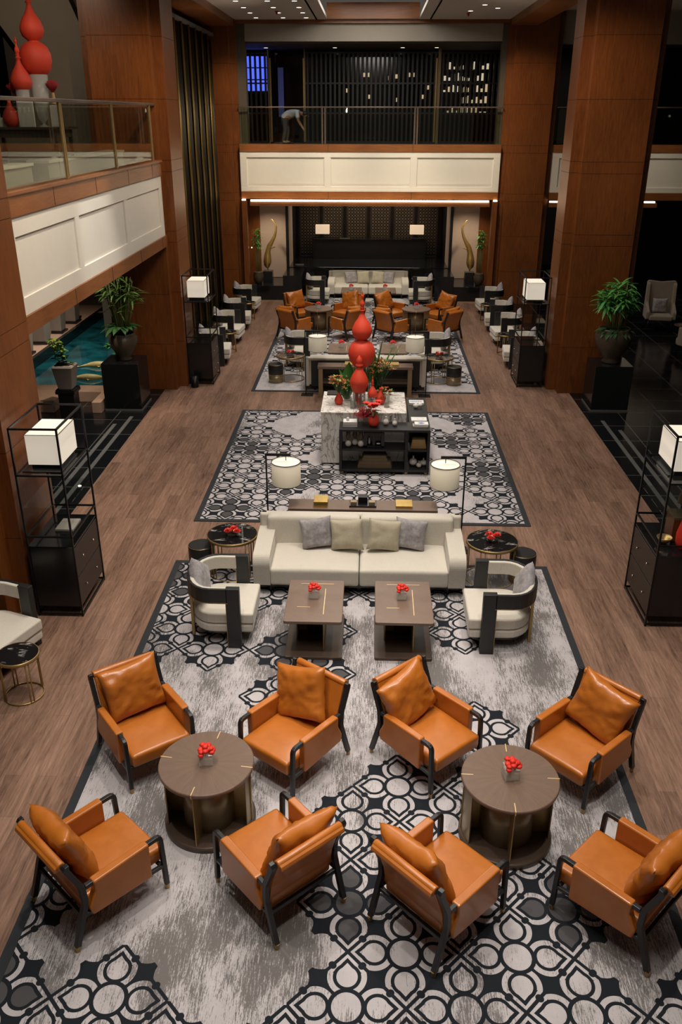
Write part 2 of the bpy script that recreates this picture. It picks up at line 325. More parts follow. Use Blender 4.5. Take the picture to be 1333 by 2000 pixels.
# ------------------------------------------------------------------ mesh tools
class MB:
    def __init__(s): s.v = []; s.f = []; s.sm = []
    def add(s, vs, fs, smooth=False):
        o = len(s.v); s.v += [tuple(v) for v in vs]; s.f += [tuple(i+o for i in f) for f in fs]; s.sm += [smooth]*len(fs)
        return s
    def box(s, x0, x1, y0, y1, z0, z1, mtx=None):
        vs = [(x, y, z) for z in (z0, z1) for y in (y0, y1) for x in (x0, x1)]
        if mtx is not None: vs = [tuple(mtx @ Vector(v)) for v in vs]
        return s.add(vs, [(0, 2, 3, 1), (4, 5, 7, 6), (0, 1, 5, 4), (2, 6, 7, 3), (0, 4, 6, 2), (1, 3, 7, 5)])
    def prism(s, poly, y0, y1, plane='xz'):
        n = len(poly)
        def mk(a, b, c): return {'xz': (a, c, b), 'xy': (a, b, c), 'yz': (c, a, b)}[plane]
        vs = [mk(a, b, y0) for a, b in poly]+[mk(a, b, y1) for a, b in poly]
        return s.add(vs, [tuple(range(n))[::-1], tuple(range(n, 2*n))]+[(i, (i+1) % n, n+(i+1) % n, n+i) for i in range(n)])
    def lathe(s, prof, n=24, c=(0, 0, 0), smooth=True, cap=True, tap=0):
        vs = []
        for r, z in prof:
            for i in range(n):
                a = 2*pi*i/n; vs.append((c[0]+r*cos(a), c[1]+r*sin(a), c[2]+z))
        m = len(prof); fs = [(j*n+i, j*n+(i+1) % n, (j+1)*n+(i+1) % n, (j+1)*n+i) for j in range(m-1) for i in range(n)]
        o = len(s.v); s.add(vs, fs, smooth)
        if cap:
            s.f.append(tuple(o+i for i in range(n))[::-1]); s.sm.append(False)
            s.f.append(tuple(o+(m-1)*n+i for i in range(n))); s.sm.append(False)
        return s
    def cyl(s, p0, p1, r0, r1=None, n=12):
        return s.tube([p0, p1], r0, n, r1)
    def tube(s, pts, r, n=8, r1=None, rads=None, closed=False):
        pts = [Vector(p) for p in pts]; m = len(pts)
        t0 = (pts[1]-pts[0]).normalized(); nx = t0.orthogonal().normalized(); vs = []
        for i, p in enumerate(pts):
            if closed: t = (pts[(i+1) % m]-pts[i-1]).normalized()
            else: t = (pts[min(i+1, m-1)]-pts[max(i-1, 0)]).normalized()
            nx = (nx-t*nx.dot(t)).normalized(); ny = t.cross(nx)
            rr = rads[i] if rads else (r if r1 is None else r+(r1-r)*i/(m-1))
            for k in range(n):
                a = 2*pi*k/n; vs.append(p+nx*(rr*cos(a))+ny*(rr*sin(a)))
        o = len(s.v); mm = m if closed else m-1
        s.add(vs, [(j*n+i, j*n+(i+1) % n, ((j+1) % m)*n+(i+1) % n, ((j+1) % m)*n+i) for j in range(mm) for i in range(n)], True)
        if not closed:
            s.f.append(tuple(o+i for i in range(n))[::-1]); s.f.append(tuple(o+(m-1)*n+i for i in range(n))); s.sm += [False, False]
        return s
    def sweep(s, pts, w, h, plane_y):           # rectangular bar along a path in an xz plane at y=plane_y
        pts = [Vector((p[0], p[1])) for p in pts]; m = len(pts); vs = []
        for i, p in enumerate(pts):
            a = (pts[i]-pts[i-1]).normalized() if i else (pts[1]-pts[0]).normalized()
            b = (pts[i+1]-pts[i]).normalized() if i < m-1 else a
            t = (a+b).normalized(); k = 1/max(.5, t.dot(a)); nn = Vector((-t.y, t.x))*(h/2*k)
            for sx, sy in ((1, 1), (1, -1), (-1, -1), (-1, 1)):
                q = p+nn*sx; vs.append((q.x, plane_y+sy*w/2, q.y))
        fs = [(j*4+i, j*4+(i+1) % 4, (j+1)*4+(i+1) % 4, (j+1)*4+i) for j in range(m-1) for i in range(4)]
        fs += [(3, 2, 1, 0), tuple((m-1)*4+i for i in range(4))]
        return s.add(vs, fs)
    def ring(s, c, R_, r, n=32, k=6, z=0):
        return s.tube([(c[0]+R_*cos(2*pi*i/n), c[1]+R_*sin(2*pi*i/n), c[2]+z) for i in range(n)], r, k, closed=True)
    def sphere(s, c, r, n=16, sc=(1, 1, 1)):
        m = n//2; pr = [(max(.001, sin(pi*j/m))*r, -cos(pi*j/m)*r) for j in range(m+1)]
        o = len(s.v); s.lathe(pr, n, (0, 0, 0), True, False)
        for i in range(o, len(s.v)):
            x, y, z = s.v[i]; s.v[i] = (x*sc[0]+c[0], y*sc[1]+c[1], z*sc[2]+c[2])
        return s
    def leaf(s, p, d, L, w, droop=.3, n=5, fold=.15):
        d = Vector(d).normalized(); side = d.cross(Vector((0, 0, 1)))
        side = side.normalized() if side.length > .01 else Vector((1, 0, 0)); u = side.cross(d)
        vs = []; p = Vector(p)
        for i in range(n+1):
            t = i/n; c = p+d*(L*t)-Vector((0, 0, 1))*(droop*L*t*t); ww = w*sin(pi*min(1, t*.92+.08))**.8*(1-t*.25)
            vs += [c-side*ww/2+u*fold*ww, c, c+side*ww/2+u*fold*ww]
        fs = []
        for i in range(n):
            a = i*3; fs += [(a, a+1, a+4, a+3), (a+1, a+2, a+5, a+4)]
        return s.add(vs, fs, True)
    def mesh(s, name):
        me = bpy.data.meshes.new(name); me.from_pydata(s.v, [], s.f); me.polygons.foreach_set('use_smooth', s.sm); me.update(); return me
def tag(o, label=None, cat=None, group=None, kind=None):
    if label: o['label'] = label
    if cat: o['category'] = cat
    if group: o['group'] = group
    if kind: o['kind'] = kind
    return o
def obj(name, mb, mat, parent=None, bevel=0, seg=2, label=None, loc=None, sub=0):
    me = mb.mesh(name) if isinstance(mb, MB) else mb
    if isinstance(mat, str): mat = MT[mat]
    if not me.materials: me.materials.append(mat)
    o = bpy.data.objects.new(name, me); COL.objects.link(o)
    if parent: o.parent = parent
    if loc: o.location = loc
    if bevel:
        b = o.modifiers.new('bevel', 'BEVEL'); b.width = bevel; b.segments = seg; b.limit_method = 'ANGLE'; b.angle_limit = R(40)
    if sub: d = o.modifiers.new('sub', 'SUBSURF'); d.levels = sub; d.render_levels = sub
    if label: o['label'] = label
    return o
def thing(name, label, cat, loc=(0, 0, 0), rz=0, group=None):
    o = bpy.data.objects.new(name, None); COL.objects.link(o); o.location = loc; o.rotation_euler = (0, 0, rz); o.empty_display_size = .1
    return tag(o, label, cat, group)
def struct(name, mb, mat, parent=None, bevel=0):
    o = obj(name, mb, mat, parent, bevel)
    if parent is None: o['kind'] = 'structure'
    return o
KIDS = {}
def kids(o):
    return [c for c in COL.objects if c.parent == o]
def dup(root, loc, rz=None, label=None, group=None):
    if root.name not in KIDS: KIDS[root.name] = [(c, kids(c)) for c in kids(root)]
    r = root.copy(); COL.objects.link(r); r.location = loc
    if rz is not None: r.rotation_euler = (r.rotation_euler[0], r.rotation_euler[1], rz) if root.type != 'EMPTY' else (0, 0, rz)
    if label: r['label'] = label
    if group: r['group'] = group
    for c, gs in KIDS[root.name]:
        cc = c.copy(); COL.objects.link(cc); cc.parent = r
        for g in gs: d = g.copy(); COL.objects.link(d); d.parent = cc
    return r
def fillet(pts, r, n=4):
    out = [pts[0]]
    for i in range(1, len(pts)-1):
        a, b, c = Vector(pts[i-1]), Vector(pts[i]), Vector(pts[i+1])
        p = b+(a-b).normalized()*r; q = b+(c-b).normalized()*r
        for k in range(n+1):
            t = k/n; out.append(tuple(p*(1-t)**2+b*2*t*(1-t)+q*t*t))
    return out+[pts[-1]]
def pillow_mesh(w, h, t, seed, wr=.012, N=22, pinch=.09):
    rr = random.Random(seed); ox = rr.random()*50; vs = []; fs = []
    for side in (1, -1):
        for j in range(N+1):
            for i in range(N+1):
                u = i/N*2-1; v = j/N*2-1
                e = max(0, (1-u**4)*(1-v**4))**.5
                k = 1-pinch*(1-abs(u)**2)*abs(v)**3; k2 = 1-pinch*(1-abs(v)**2)*abs(u)**3
                x = u*w/2*k2; z = v*h/2*k
                ns = noise.noise((u*1.6+ox, v*1.6, side*3)); nf = noise.noise((u*4+v*2+ox, v*4.5-u*2, side*3+9))
                cr = noise.noise((u*1.1+v*1.3+ox, v*5.5-u*3.5+ns*2, side*5)); rad = sqrt(u*u+v*v); cn = noise.noise((atan2(v, u)*3.2+ox, rad*.7, side*7))
                y = side*t/2*e*(1+.18*ns)+side*wr*(.35*nf-1.1*max(0, .18-abs(cr))*3*(.3+abs(u)))*e+side*wr*1.3*cn*e*rad
                vs.append((x, y, z+h/2))
    M_ = (N+1)**2
    for s_ in (0, 1):
        for j in range(N):
            for i in range(N):
                a = s_*M_+j*(N+1)+i; q = (a, a+1, a+N+2, a+N+1); fs.append(q if s_ == 1 else q[::-1])
    mb = MB(); mb.add(vs, fs, True); me = mb.mesh('cushion')
    bm = bmesh.new(); bm.from_mesh(me); bmesh.ops.remove_doubles(bm, verts=bm.verts, dist=.0008)
    bmesh.ops.recalc_face_normals(bm, faces=bm.faces); bm.to_mesh(me); bm.free()
    for p in me.polygons: p.use_smooth = True
    return me
def cushion_box(x0, x1, y0, y1, z0, z1, puff=.02, r=.03, N=10):
    """soft upholstery block: rounded box with a crowned top"""
    bm = bmesh.new(); bmesh.ops.create_cube(bm, size=1)
    for v in bm.verts:
        v.co = Vector(((x0+x1)/2+v.co.x*(x1-x0), (y0+y1)/2+v.co.y*(y1-y0), (z0+z1)/2+v.co.z*(z1-z0)))
    bmesh.ops.bevel(bm, geom=bm.edges[:], offset=r, segments=4, profile=.6, affect='EDGES')
    bmesh.ops.subdivide_edges(bm, edges=[e for e in bm.edges if e.calc_length() > .12], cuts=5, use_grid_fill=True)
    for v in bm.verts:
        u = (v.co.x-x0)/(x1-x0)*2-1; w = (v.co.y-y0)/(y1-y0)*2-1; k = max(0, (1-u*u)*(1-w*w))
        if v.co.z > (z0+z1)/2: v.co.z += puff*k**.6
        v.co.z += .004*noise.noise(v.co*5)
    me = bpy.data.meshes.new('cushion'); bm.to_mesh(me); bm.free()
    for p in me.polygons: p.use_smooth = True
    return me

# ================================================================== SETTING
C0 = -.1
# floors
floor = struct('floor', MB().box(-4.9, 4.74, -1, 31.5, -.2, 0), 'plank'); floor['label'] = 'brown plank floor of the lobby'
struct('floor_right', MB().box(4.74, 16, -1, 36, -.2, .0), 'tile')
struct('floor_left', MB().box(-5.95, -4.9, -1, 31, -.2, .0).box(-16, -5.95, -1, 19.4, -.2, 0), 'tile')
struct('floor_back', MB().box(-4.9, 4.74, 31.5, 36, -.2, .0), 'granite')
for k, (x0, x1) in enumerate(((-5.22, -5.14), (-5.45, -5.37))): struct('trim_%d' % (k+1), MB().box(x0, x1, -1, 17.7-.5*k, 0, .006), 'strip')
for k, (x0, x1) in enumerate(((5.0, 5.08), (5.22, 5.30))): struct('trim_%d' % (k+3), MB().box(x0, x1, -1, 17.8-.6*k, 0, .006), 'strip')
# columns
JZ = [0, 1.1, 2.25, 3.36, 3.6, 4.85, 5.08, 6.28, 7.45, 9.4]
def column(name, x0, x1, y0, y1, side):
    """core plus proud veneer panels, with dark shadow joints"""
    mb = MB(); core = MB()
    core.box(x0+.02, x1-.02, y0+.02, y1-.02, 0, 9.4)
    for a, b in zip(JZ[:-1], JZ[1:]):
        mb.box(x0, x1, y0+.3, y1-.3, a+.004, b-.004)
        mb.box(x0+.2, x1-.2, y0, y1, a+.004, b-.004)
    o = struct(name, mb, 'cherry'); c2 = obj('joint_core', MB().box(x0+.006, x1-.006, y0+.306, y1-.306, 0, 9.4).box(x0+.206, x1-.206, y0+.006, y1-.006, 0, 9.4), 'groove', o)
    return o
column('wall_column_left_near', -6.1, -4.4, 9.3, 11.15, 1)
column('wall_column_left_mid', -6.1, -4.4, 19.75, 21.55, 1)
column('wall_column_left_far', -6.1, -4.4, 30.4, 32.0, 1)
column('wall_column_right_mid', 4.25, 5.95, 19.8, 21.3, 1)
column('wall_column_right_far', 4.18, 5.88, 30.4, 32.0, 1)
# left balcony (x=-4.6) between near and mid columns
struct('wall_left_balcony_band', MB().box(-4.9, -4.56, 11.15, 19.75, 4.80, 5.06).box(-4.9, -4.56, 11.15, 19.75, 3.32, 3.55), 'cherry_h')
jb = MB()
for y in (12.9, 14.95, 17.0, 18.9): jb.box(-4.562, -4.556, y, y+.008, 4.80, 5.06).box(-4.562, -4.556, y+.4, y+.408, 3.32, 3.55)
struct('trim_5', jb, 'groove')
wf = MB().box(-4.9, -4.62, 11.15, 19.75, 3.55, 4.80)
for z0, z1 in ((3.55, 3.78), (4.55, 4.80)): wf.box(-4.63, -4.59, 11.15, 19.75, z0, z1)
for y0, y1 in ((11.15, 11.35), (13.78, 13.98), (16.66, 16.86), (19.5, 19.75)): wf.box(-4.63, -4.59, y0, y1, 3.78, 4.55)
struct('wall_left_fascia', wf, 'white', bevel=.004)
struct('floor_mezzanine_left', MB().box(-16, -4.9, 8, 19.75, 4.7, 5.04), 'drape')
struct('trim_6', MB().box(-4.9, -4.53, 11.15, 19.75, 5.06, 5.10), 'cherry_h')
struct('wall_mezzanine_left', MB().box(-16, -15.8, 5, 36, -.2, 9.4), 'drape')
# slanting plaster wall seen behind the mezzanine table
def slab(name, pts, y0, y1, mat): struct(name, MB().prism(pts, y0, y1, 'xz'), mat)
slab('wall_mezzanine_slant', [(-9.2, 5.04), (-5.95, 5.04), (-5.95, 7.3), (-6.35, 8.3), (-6.6, 9.4), (-9.2, 9.4), (-8.0, 8.0), (-7.45, 7.2), (-7.45, 6.0)], 20.1, 20.4, 'drape')
struct('wall_mezzanine_pier', MB().box(-7.9, -7.5, 20.5, 21, 5.04, 9.4).box(-6.75, -6.2, 20.45, 20.6, 8.0, 9.4), 'groove')
struct('wall_mezzanine_dark', MB().box(-16, -6.1, 23.9, 24.1, 5.04, 9.4), 'mirror')
# under the mezzanine: back walls round the pond
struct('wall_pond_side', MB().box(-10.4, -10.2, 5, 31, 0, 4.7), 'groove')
struct('wall_pond_back', MB().box(-10.2, -6.1, 28.6, 28.8, 0, 4.7).box(-7.9, -6.2, 25.2, 28.6, -.3, 4.7), 'drape')
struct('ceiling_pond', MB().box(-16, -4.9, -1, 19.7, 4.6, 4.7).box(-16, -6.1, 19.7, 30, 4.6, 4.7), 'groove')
# pond
struct('floor_pond', MB().box(-9.1, -5.95, 19.4, 28.6, -.6, -.5), 'granite')
pond = tag(obj('pond_water', MB().box(-8.74, -5.96, 19.72, 25.15, -.3, -.04).box(-8.74, -7.95, 25.15, 28.55, -.3, -.04), 'water'), 'teal pond water lit beside the wooden columns', 'water', kind='stuff')
struct('trim_7', MB().box(-8.86, -8.75, 19.4, 28.6, -.3, .22).box(-9.1, -5.95, 19.4, 19.7, -.3, .06), 'granite')
struct('trim_8', MB().box(-10.2, -8.87, 19.4, 28.6, 0, .2), 'pink')
struct('trim_9', MB().box(-9.1, -6.95, 17.9, 19.2, 0, .25).box(-6.1, -5.9, 17.9, 19.2, 0, .25).box(-6.95, -6.1, 18.7, 19.2, 0, .25), 'pink', bevel=.01)
# far wall, balcony at Y=30.5
far = MB()
for x0, x1 in ((-4.4, 4.18), (5.88, 12)): far.box(x0, x1, 30.5, 30.8, 4.87, 5.10).box(x0, x1, 30.5, 30.8, 3.41, 3.64)
struct('wall_far_band', far, 'cherry_h')
fm = MB()
for x0, x1, divs in ((-4.4, 4.18, (-1.5, 1.35)), (5.88, 12, (7.6, 10.4))):
    fm.box(x0, x1, 30.56, 30.8, 3.64, 4.87); fm.box(x0, x1, 30.52, 30.57, 4.70, 4.87); fm.box(x0, x1, 30.52, 30.57, 3.64, 3.80)
    e = [x0]+list(divs)+[x1]
    for i, d in enumerate(e):
        a = d if i == 0 else (d-.22 if i == len(e)-1 else d-.11); fm.box(a, a+.22, 30.52, 30.57, 3.80, 4.70)
struct('wall_far_fascia', fm, 'white', bevel=.004)
fj = MB()
for x in (-1.48, 1.3): fj.box(x, x+.01, 30.493, 30.51, 4.87, 5.10).box(x, x+.01, 30.493, 30.51, 3.41, 3.64)
struct('trim_10', fj, 'groove')
struct('floor_mezzanine_far', MB().box(-4.4, 12, 30.8, 36, 4.8, 5.05).box(-6.1, -4.4, 32, 36, 4.8, 5.05), 'drape')
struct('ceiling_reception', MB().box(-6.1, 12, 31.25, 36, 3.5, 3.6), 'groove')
# light trough under the balcony
struct('trim_11', MB().box(-4.12, 3.92, 30.45, 30.62, 3.19, 3.33).box(5.9, 7.0, 30.45, 30.62, 3.19, 3.33).box(8.3, 9.45, 30.45, 30.62, 3.19, 3.33), 'cherry_h')
struct('trim_12', MB().box(-4.1, 3.9, 30.52, 30.6, 3.335, 3.375).box(-4.38, -4.26, 30.42, 30.5, 3.36, 3.40).box(4.04, 4.16, 30.42, 30.5, 3.36, 3.40).box(5.92, 6.95, 30.52, 30.6, 3.335, 3.375).box(8.35, 9.4, 30.52, 30.6, 3.335, 3.375), 'glow')
lamp('trough_light', 'AREA', (-.1, 30.30, 3.30), 16, (1, .75, .5), target=(-.1, 30.5, 3.9), shape='RECTANGLE', size=8, size_y=.04)
struct('wall_pilaster_left', MB().box(-4.40, -4.24, 30.42, 30.7, 0, 3.36), 'cherry')
struct('wall_pilaster_right', MB().box(4.02, 4.18, 30.42, 30.7, 0, 3.36), 'cherry')
# reception alcove
for sgn, nm in ((-1, 'left'), (1, 'right')):
    f = lambda a, b: (C0+sgn*a, C0+sgn*b) if sgn > 0 else (C0-b, C0-a)
    x = f(3.02, 3.95); struct('wall_reception_cloth_'+nm, MB().box(x[0], x[1], 32.5, 32.7, .5, 3.5), 'beige')
    x = f(3.95, 6.2); struct('wall_reception_wood_'+nm, MB().box(x[0], x[1], 32.4, 32.7, 0, 3.5), 'cherry')
    x = f(2.93, 3.02); struct('trim_reception_'+nm, MB().box(x[0], x[1], 32.42, 32.6, .5, 3.5), 'black')
    x = f(2.93, 2.97); struct('wall_reception_jamb_'+nm, MB().box(x[0], x[1], 32.6, 34.2, .5, 3.5), 'beige')
    x = f(2.88, 2.97); struct('wall_reception_side_'+nm, MB().box(x[0], x[1], 34.2, 36, .5, 3.5), 'black')
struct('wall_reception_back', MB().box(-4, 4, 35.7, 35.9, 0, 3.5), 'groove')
struct('floor_reception', MB().box(-3.05, 2.85, 32.6, 35.7, 0, .85), 'granite', bevel=.01)
struct('wall_far_dark', MB().box(5.88, 12, 32.4, 32.6, 0, 3.5), 'mirror')
struct('wall_picture_recess', MB().box(9.0, 9.5, 32.3, 32.42, 1.2, 3.4), 'drape')
# upper room
struct('wall_upper_header', MB().box(-4.13, 4.02, 30.9, 31.1, 8.09, 8.60), 'header')
struct('trim_13', MB().box(-4.4, 4.18, 30.75, 31.2, 8.58, 8.70), 'cherry_h')
struct('ceiling_mezzanine', MB().box(-6.1, 12, 31.1, 36, 8.05, 8.12).box(-4.4, -4.13, 30.8, 31.2, 5.1, 8.7).box(4.02, 4.18, 30.8, 31.2, 5.1, 8.7), 'drape')
struct('wall_mezzanine_far', MB().box(-6.1, 12, 34.6, 34.8, 5.05, 8.1), 'mirror')
struct('wall_mezzanine_right', MB().box(5.9, 12, 33.3, 33.4, 5.05, 8.1), 'mirror')
struct('wall_upper_right', MB().box(5.88, 12, 30.9, 31.1, 8.0, 9.4), 'header')
struct('wall_right', MB().box(15.8, 16, -1, 36, 0, 9.4), 'groove')
# ceiling with coffer
cz = 8.68
struct('ceiling', MB().box(-4.4, -1.5, -1, 30.8, cz, cz+.1).box(1.38, 4.2, -1, 30.8, cz, cz+.1).box(-1.5, 1.38, 30.6, 30.9, cz, cz+.1)
       .box(-16, -5.2, 8, 31, 9.3, 9.4).box(5.0, 16, -1, 31, 8.9, 9.0), 'ceil')
struct('ceiling_coffer', MB().box(-1.8, 1.7, -1, 30.9, 9.3, 9.35), 'ceil')
struct('trim_14', MB().box(-1.5, 1.38, 30.52, 30.6, cz, 9.12), 'cherry_h')
struct('trim_15', MB().box(-1.62, -1.56, 2, 30.5, 8.80, 8.84).box(1.44, 1.5, 2, 30.5, 8.80, 8.84), 'coffer')
struct('wall_coffer', MB().box(-1.85, -1.8, -1, 30.9, cz, 9.35).box(1.7, 1.75, -1, 30.9, cz, 9.35), 'ceil')
struct('trim_beam_left', MB().box(-5.3, -4.4, 11.15, 19.75, 8.48, 9.4).box(-5.3, -4.4, 21.55, 30.4, 8.48, 9.4), 'cherry_h')
struct('trim_beam_right', MB().box(4.2, 5.0, -1, 19.8, 8.48, 9.4).box(4.2, 5.0, 21.3, 30.4, 8.48, 9.4), 'cherry_h')
#@@SETTING_END

# ================================================================== RAILINGS
t = thing('balcony_railing', 'glass railing with brown rail and posts on the left balcony', 'railing', (-4.62, 0, 5.1))
obj('top_rail', MB().box(-.03, .03, 11.15, 19.75, 1.05, 1.10), 'walnut_d', t, .008)
for y in (11.25, 13.78, 16.5, 19.3): obj('post', MB().box(-.02, .02, y-.05, y-.015, 0, 1.05).box(-.02, .02, y+.015, y+.05, 0, 1.05), 'brass', t, .004)
for a, b in ((11.32, 13.72), (13.84, 16.44), (16.56, 19.24)): obj('glass_pane', MB().box(-.006, .006, a, b, .03, 1.03), 'gsmoke', t)
for x0, x1, nm, ps in ((-4.4, 4.18, 'glass railing on the far balcony above the reception', (-1.62, 1.38)), (5.88, 11.5, 'glass railing on the far balcony right of the columns', (8.3,))):
    t = thing('balcony_railing', nm, 'railing', (0, 30.6, 5.1))
    obj('top_rail', MB().box(x0, x1, -.025, .025, 1.08, 1.12), 'walnut_d', t, .008)
    e = [x0]+list(ps)+[x1]
    for p in ps: obj('post', MB().box(p-.07, p-.02, -.02, .02, 0, 1.08).box(p+.02, p+.07, -.02, .02, 0, 1.08), 'walnut_d', t, .004)
    for a, b in zip(e[:-1], e[1:]): obj('glass_pane', MB().box(a+.08, b-.08, -.005, .005, .03, 1.06), 'gsmoke', t)

# ================================================================== RUGS
def clip(poly, x0, x1, y0, y1):
    for ax, lim, sg in ((0, x0, 1), (0, x1, -1), (1, y0, 1), (1, y1, -1)):
        out = []
        for i in range(len(poly)):
            a, b = poly[i-1], poly[i]; da, db = sg*(a[ax]-lim), sg*(b[ax]-lim)
            if (da >= 0) != (db >= 0):
                t = da/(da-db); out.append((a[0]+(b[0]-a[0])*t, a[1]+(b[1]-a[1])*t))
            if db >= 0: out.append(b)
        poly = out
        if len(poly) < 3: return []
    return poly
def rug(label, y0, y1, oy, ux, uy, fn, mat):
    x0, x1 = -2.82, 2.63; bw = .09
    t = thing('rug', label, 'rug', (C0, oy, 0), 0, 'patterned rugs down the lobby')
    vs = []; fs = []; on = []; gr = []; rim = []
    lx0, lx1, ly0, ly1 = x0+bw-C0, x1-bw-C0, y0+bw-oy, y1-bw-oy
    for j in range(int(ly0/uy)-2, int(ly1/uy)+3):
        for i in range(-8, 9):
            if (i+j) % 2: continue
            cx, cy = i*ux, j*uy
            cs = [(cx+ux, cy), (cx, cy+uy), (cx-ux, cy), (cx, cy-uy)]; a, g = fn(i, j)
            for q in range(4):
                pl = clip([(cx, cy), cs[q], cs[(q+1) % 4]], lx0, lx1, ly0, ly1)
                if len(pl) < 3: continue
                di, dj = ((1, 1), (-1, 1), (-1, -1), (1, -1))[q]
                k = len(vs); vs += [(x, y, .012) for x, y in pl]; fs.append(tuple(range(k, k+len(pl))))
                on.append(a); gr.append(g); rim.append(1. if fn(i+di, j+dj)[0] > .5 and a < .5 else 0.)
    me = bpy.data.meshes.new('rug_field'); me.from_pydata(vs, [], fs)
    for nm, dat in (('motif', on), ('grey', gr), ('rim', rim)):
        at = me.attributes.new(nm, 'FLOAT', 'FACE'); at.data.foreach_set('value', dat)
    me.update(); obj('rug_field', me, mat, t)
    e = MB(); a0, a1, b0, b1 = x0-C0, x1-C0, y0-oy, y1-oy
    e.box(a0, a1, b0, b0+bw, .0, .013).box(a0, a1, b1-bw, b1, .0, .013).box(a0, a0+bw, b0+bw, b1-bw, .0, .013).box(a1-bw, a1, b0+bw, b1-bw, .0, .013)
    obj('rug_edge', e, 'bordr', t, .003, label='charcoal edge band')
    return t
ON1 = {(0, 0), (-4, 0), (2, 0), (4, 0), (-6, 0), (1, 1), (3, 1), (0, 2), (2, 2), (4, 2), (-6, 2), (-7, 1), (1, 3), (3, 3), (0, 4), (2, 4), (1, 5), (3, 5),
       (-2, 8), (-1, 9), (-6, 10), (-4, 10), (-2, 10), (-7, 11), (-5, 11), (-1, 11), (3, 11), (-6, 12), (-4, 12), (2, 12), (-7, 13), (-5, 13), (-3, 13), (-1, 13), (1, 13), (3, 13),
       (-6, 14), (-4, 14), (-2, 14), (0, 14), (2, 14), (-5, 15), (-3, 15), (3, 7), (-1, -1), (1, -1), (3, -1), (-5, -1), (-3, -1), (5, -1), (-7, -1), (6, 0)}
G1 = {(-6, 0), (0, 2), (4, 2), (-2, 10), (-5, 13), (-6, 14), (-1, 13), (-1, 9), (-7, 1)}
def f1(i, j): return (1. if (i, j) in ON1 or j < -1 and (i*7+j*3) % 5 else 0., 1. if (i, j) in G1 else 0.)
OFF2 = {(-3, 11), (-2, 10), (-1, 11), (-3, 9), (-4, 10), (-6, 10), (-2, 12), (-1, 9), (-2, 6), (-2, 2), (2, 4), (4, 2), (4, 0), (3, 5), (4, 6), (3, 7), (4, 10), (3, 11), (6, 10), (5, 13)}
G2 = {(-5, 7), (-2, 4), (-3, 3), (-5, 1), (5, 5), (4, 8), (5, 11), (-1, 7), (2, 2), (6, 4), (-6, 8)}
def f2(i, j): return (0. if (i, j) in OFF2 else 1., 1. if (i, j) in G2 else 0.)
def f3(i, j):
    v = (i > 1 and j > 1 and (i+2*j) % 7 > 1) or (i <= 1 and j > 3 and (3*i+j) % 6 > 1)
    return (1. if v else 0., 1. if (i*5+j*3) % 11 == 0 else 0.)
MT['rug1'] = m_rug(.443, .461); MT['rug3'] = m_rug(.443, .461, 1.0, 1.08); MT['rug2'] = m_rug(.444, .472, 1.0, 1.08)  # fewer wear streaks on far rugs put their brighter light into the colour
rug('long patterned rug under the nearest leather chairs and cream sofa', -1.0, 11.12, 4.21, .443, .461, f1, 'rug1')
rug('patterned rug under the white marble block', 12.47, 18.24, 12.528, .444, .472, f2, 'rug2')
rug('long patterned rug under the far leather chairs', 19.67, 31.3, 19.9, .443, .461, f3, 'rug3')

# ================================================================== LEATHER ARMCHAIR
def make_leather(label, group):
    t = thing('leather_armchair', label, 'chair', (0, 0, 0), 0, group)
    y = .345
    for s in (-1, 1):
        ft = fillet([(.415, .05), (.395, .60), (-.30, .585)], .05)
        obj('front_leg_and_arm_rail', MB().sweep(ft, .04, .04, s*y), 'bwood', t, .006)
        obj('rear_leg', MB().sweep(fillet([(-.435, .05), (-.315, .44), (-.325, .60), (-.435, .875), (-.40, .875)], .03, 3), .042, .046, s*y), 'bwood', t, .007)
        obj('side_rail', MB().sweep([(.40, .27), (-.345, .31)], .032, .035, s*y), 'bwood', t, .005)
        obj('foot_cap', MB().lathe([(.019, 0), (.024, .055)], 10, (.415, s*y, 0), False), 'brass', t, label='brass foot cap')
        obj('foot_cap', MB().lathe([(.019, 0), (.024, .055)], 10, (-.44, s*y, 0), False), 'brass', t, label='brass foot cap')
        # leather arm sling hanging over the rail
        prof = fillet([(.27, .30), (.27, .628), (-.24, .612), (-.235, .50), (-.30, .37), (-.28, .29), (.27, .265)], .02, 3)
        obj('arm_sling', MB().prism(prof[:-1]+[(.27, .265)], s*y-.038, s*y+.038), 'leather', t, .016, 3)
    obj('cross_rail', MB().box(.37, .40, -.33, .33, .25, .285).box(-.36, -.33, -.33, .33, .28, .32), 'bwood', t, .005)
    obj('seat', cushion_box(-.32, .435, -.305, .305, .285, .425, .02, .035), 'leather', t)
    bk = MB().sweep(fillet([(-.29, .36), (-.32, .55), (-.425, .86), (-.47, .872), (-.475, .84)], .02, 3), .615, .04, 0)
    obj('backrest', bk, 'leather', t, .014, 3)
    obj('back_roll', MB().tube([(-.437, -.315, .872), (-.437, .315, .872)], .036, 14), 'leather', t, .01)
    obj('back_rail', MB().cyl((-.43, -.345, .872), (-.43, .345, .872), .018, None, 8), 'bwood', t)
    return t
PIL = [pillow_mesh(.63, .57, .20, s, .026) for s in range(4)]
def leather_pillow(x, y, ang, k, label, side=0.0, roll=0., fwd=0.):
    o = obj('leather_cushion', PIL[k % 4], 'leather')
    # local frame: chair front = +x; cushion width along chair y, leaning back
    Mx = Matrix.Translation((x, y, 0)) @ Matrix.Rotation(ang, 4, 'Z') @ Matrix.Translation((-.13+fwd, side, .435)) @ Matrix.Rotation(R(-20), 4, 'Y') @ Matrix.Rotation(roll, 4, 'X') @ Matrix.Rotation(R(90), 4, 'Z')
    o.matrix_world = Mx
    return tag(o, label, 'cushion', 'orange leather cushions')
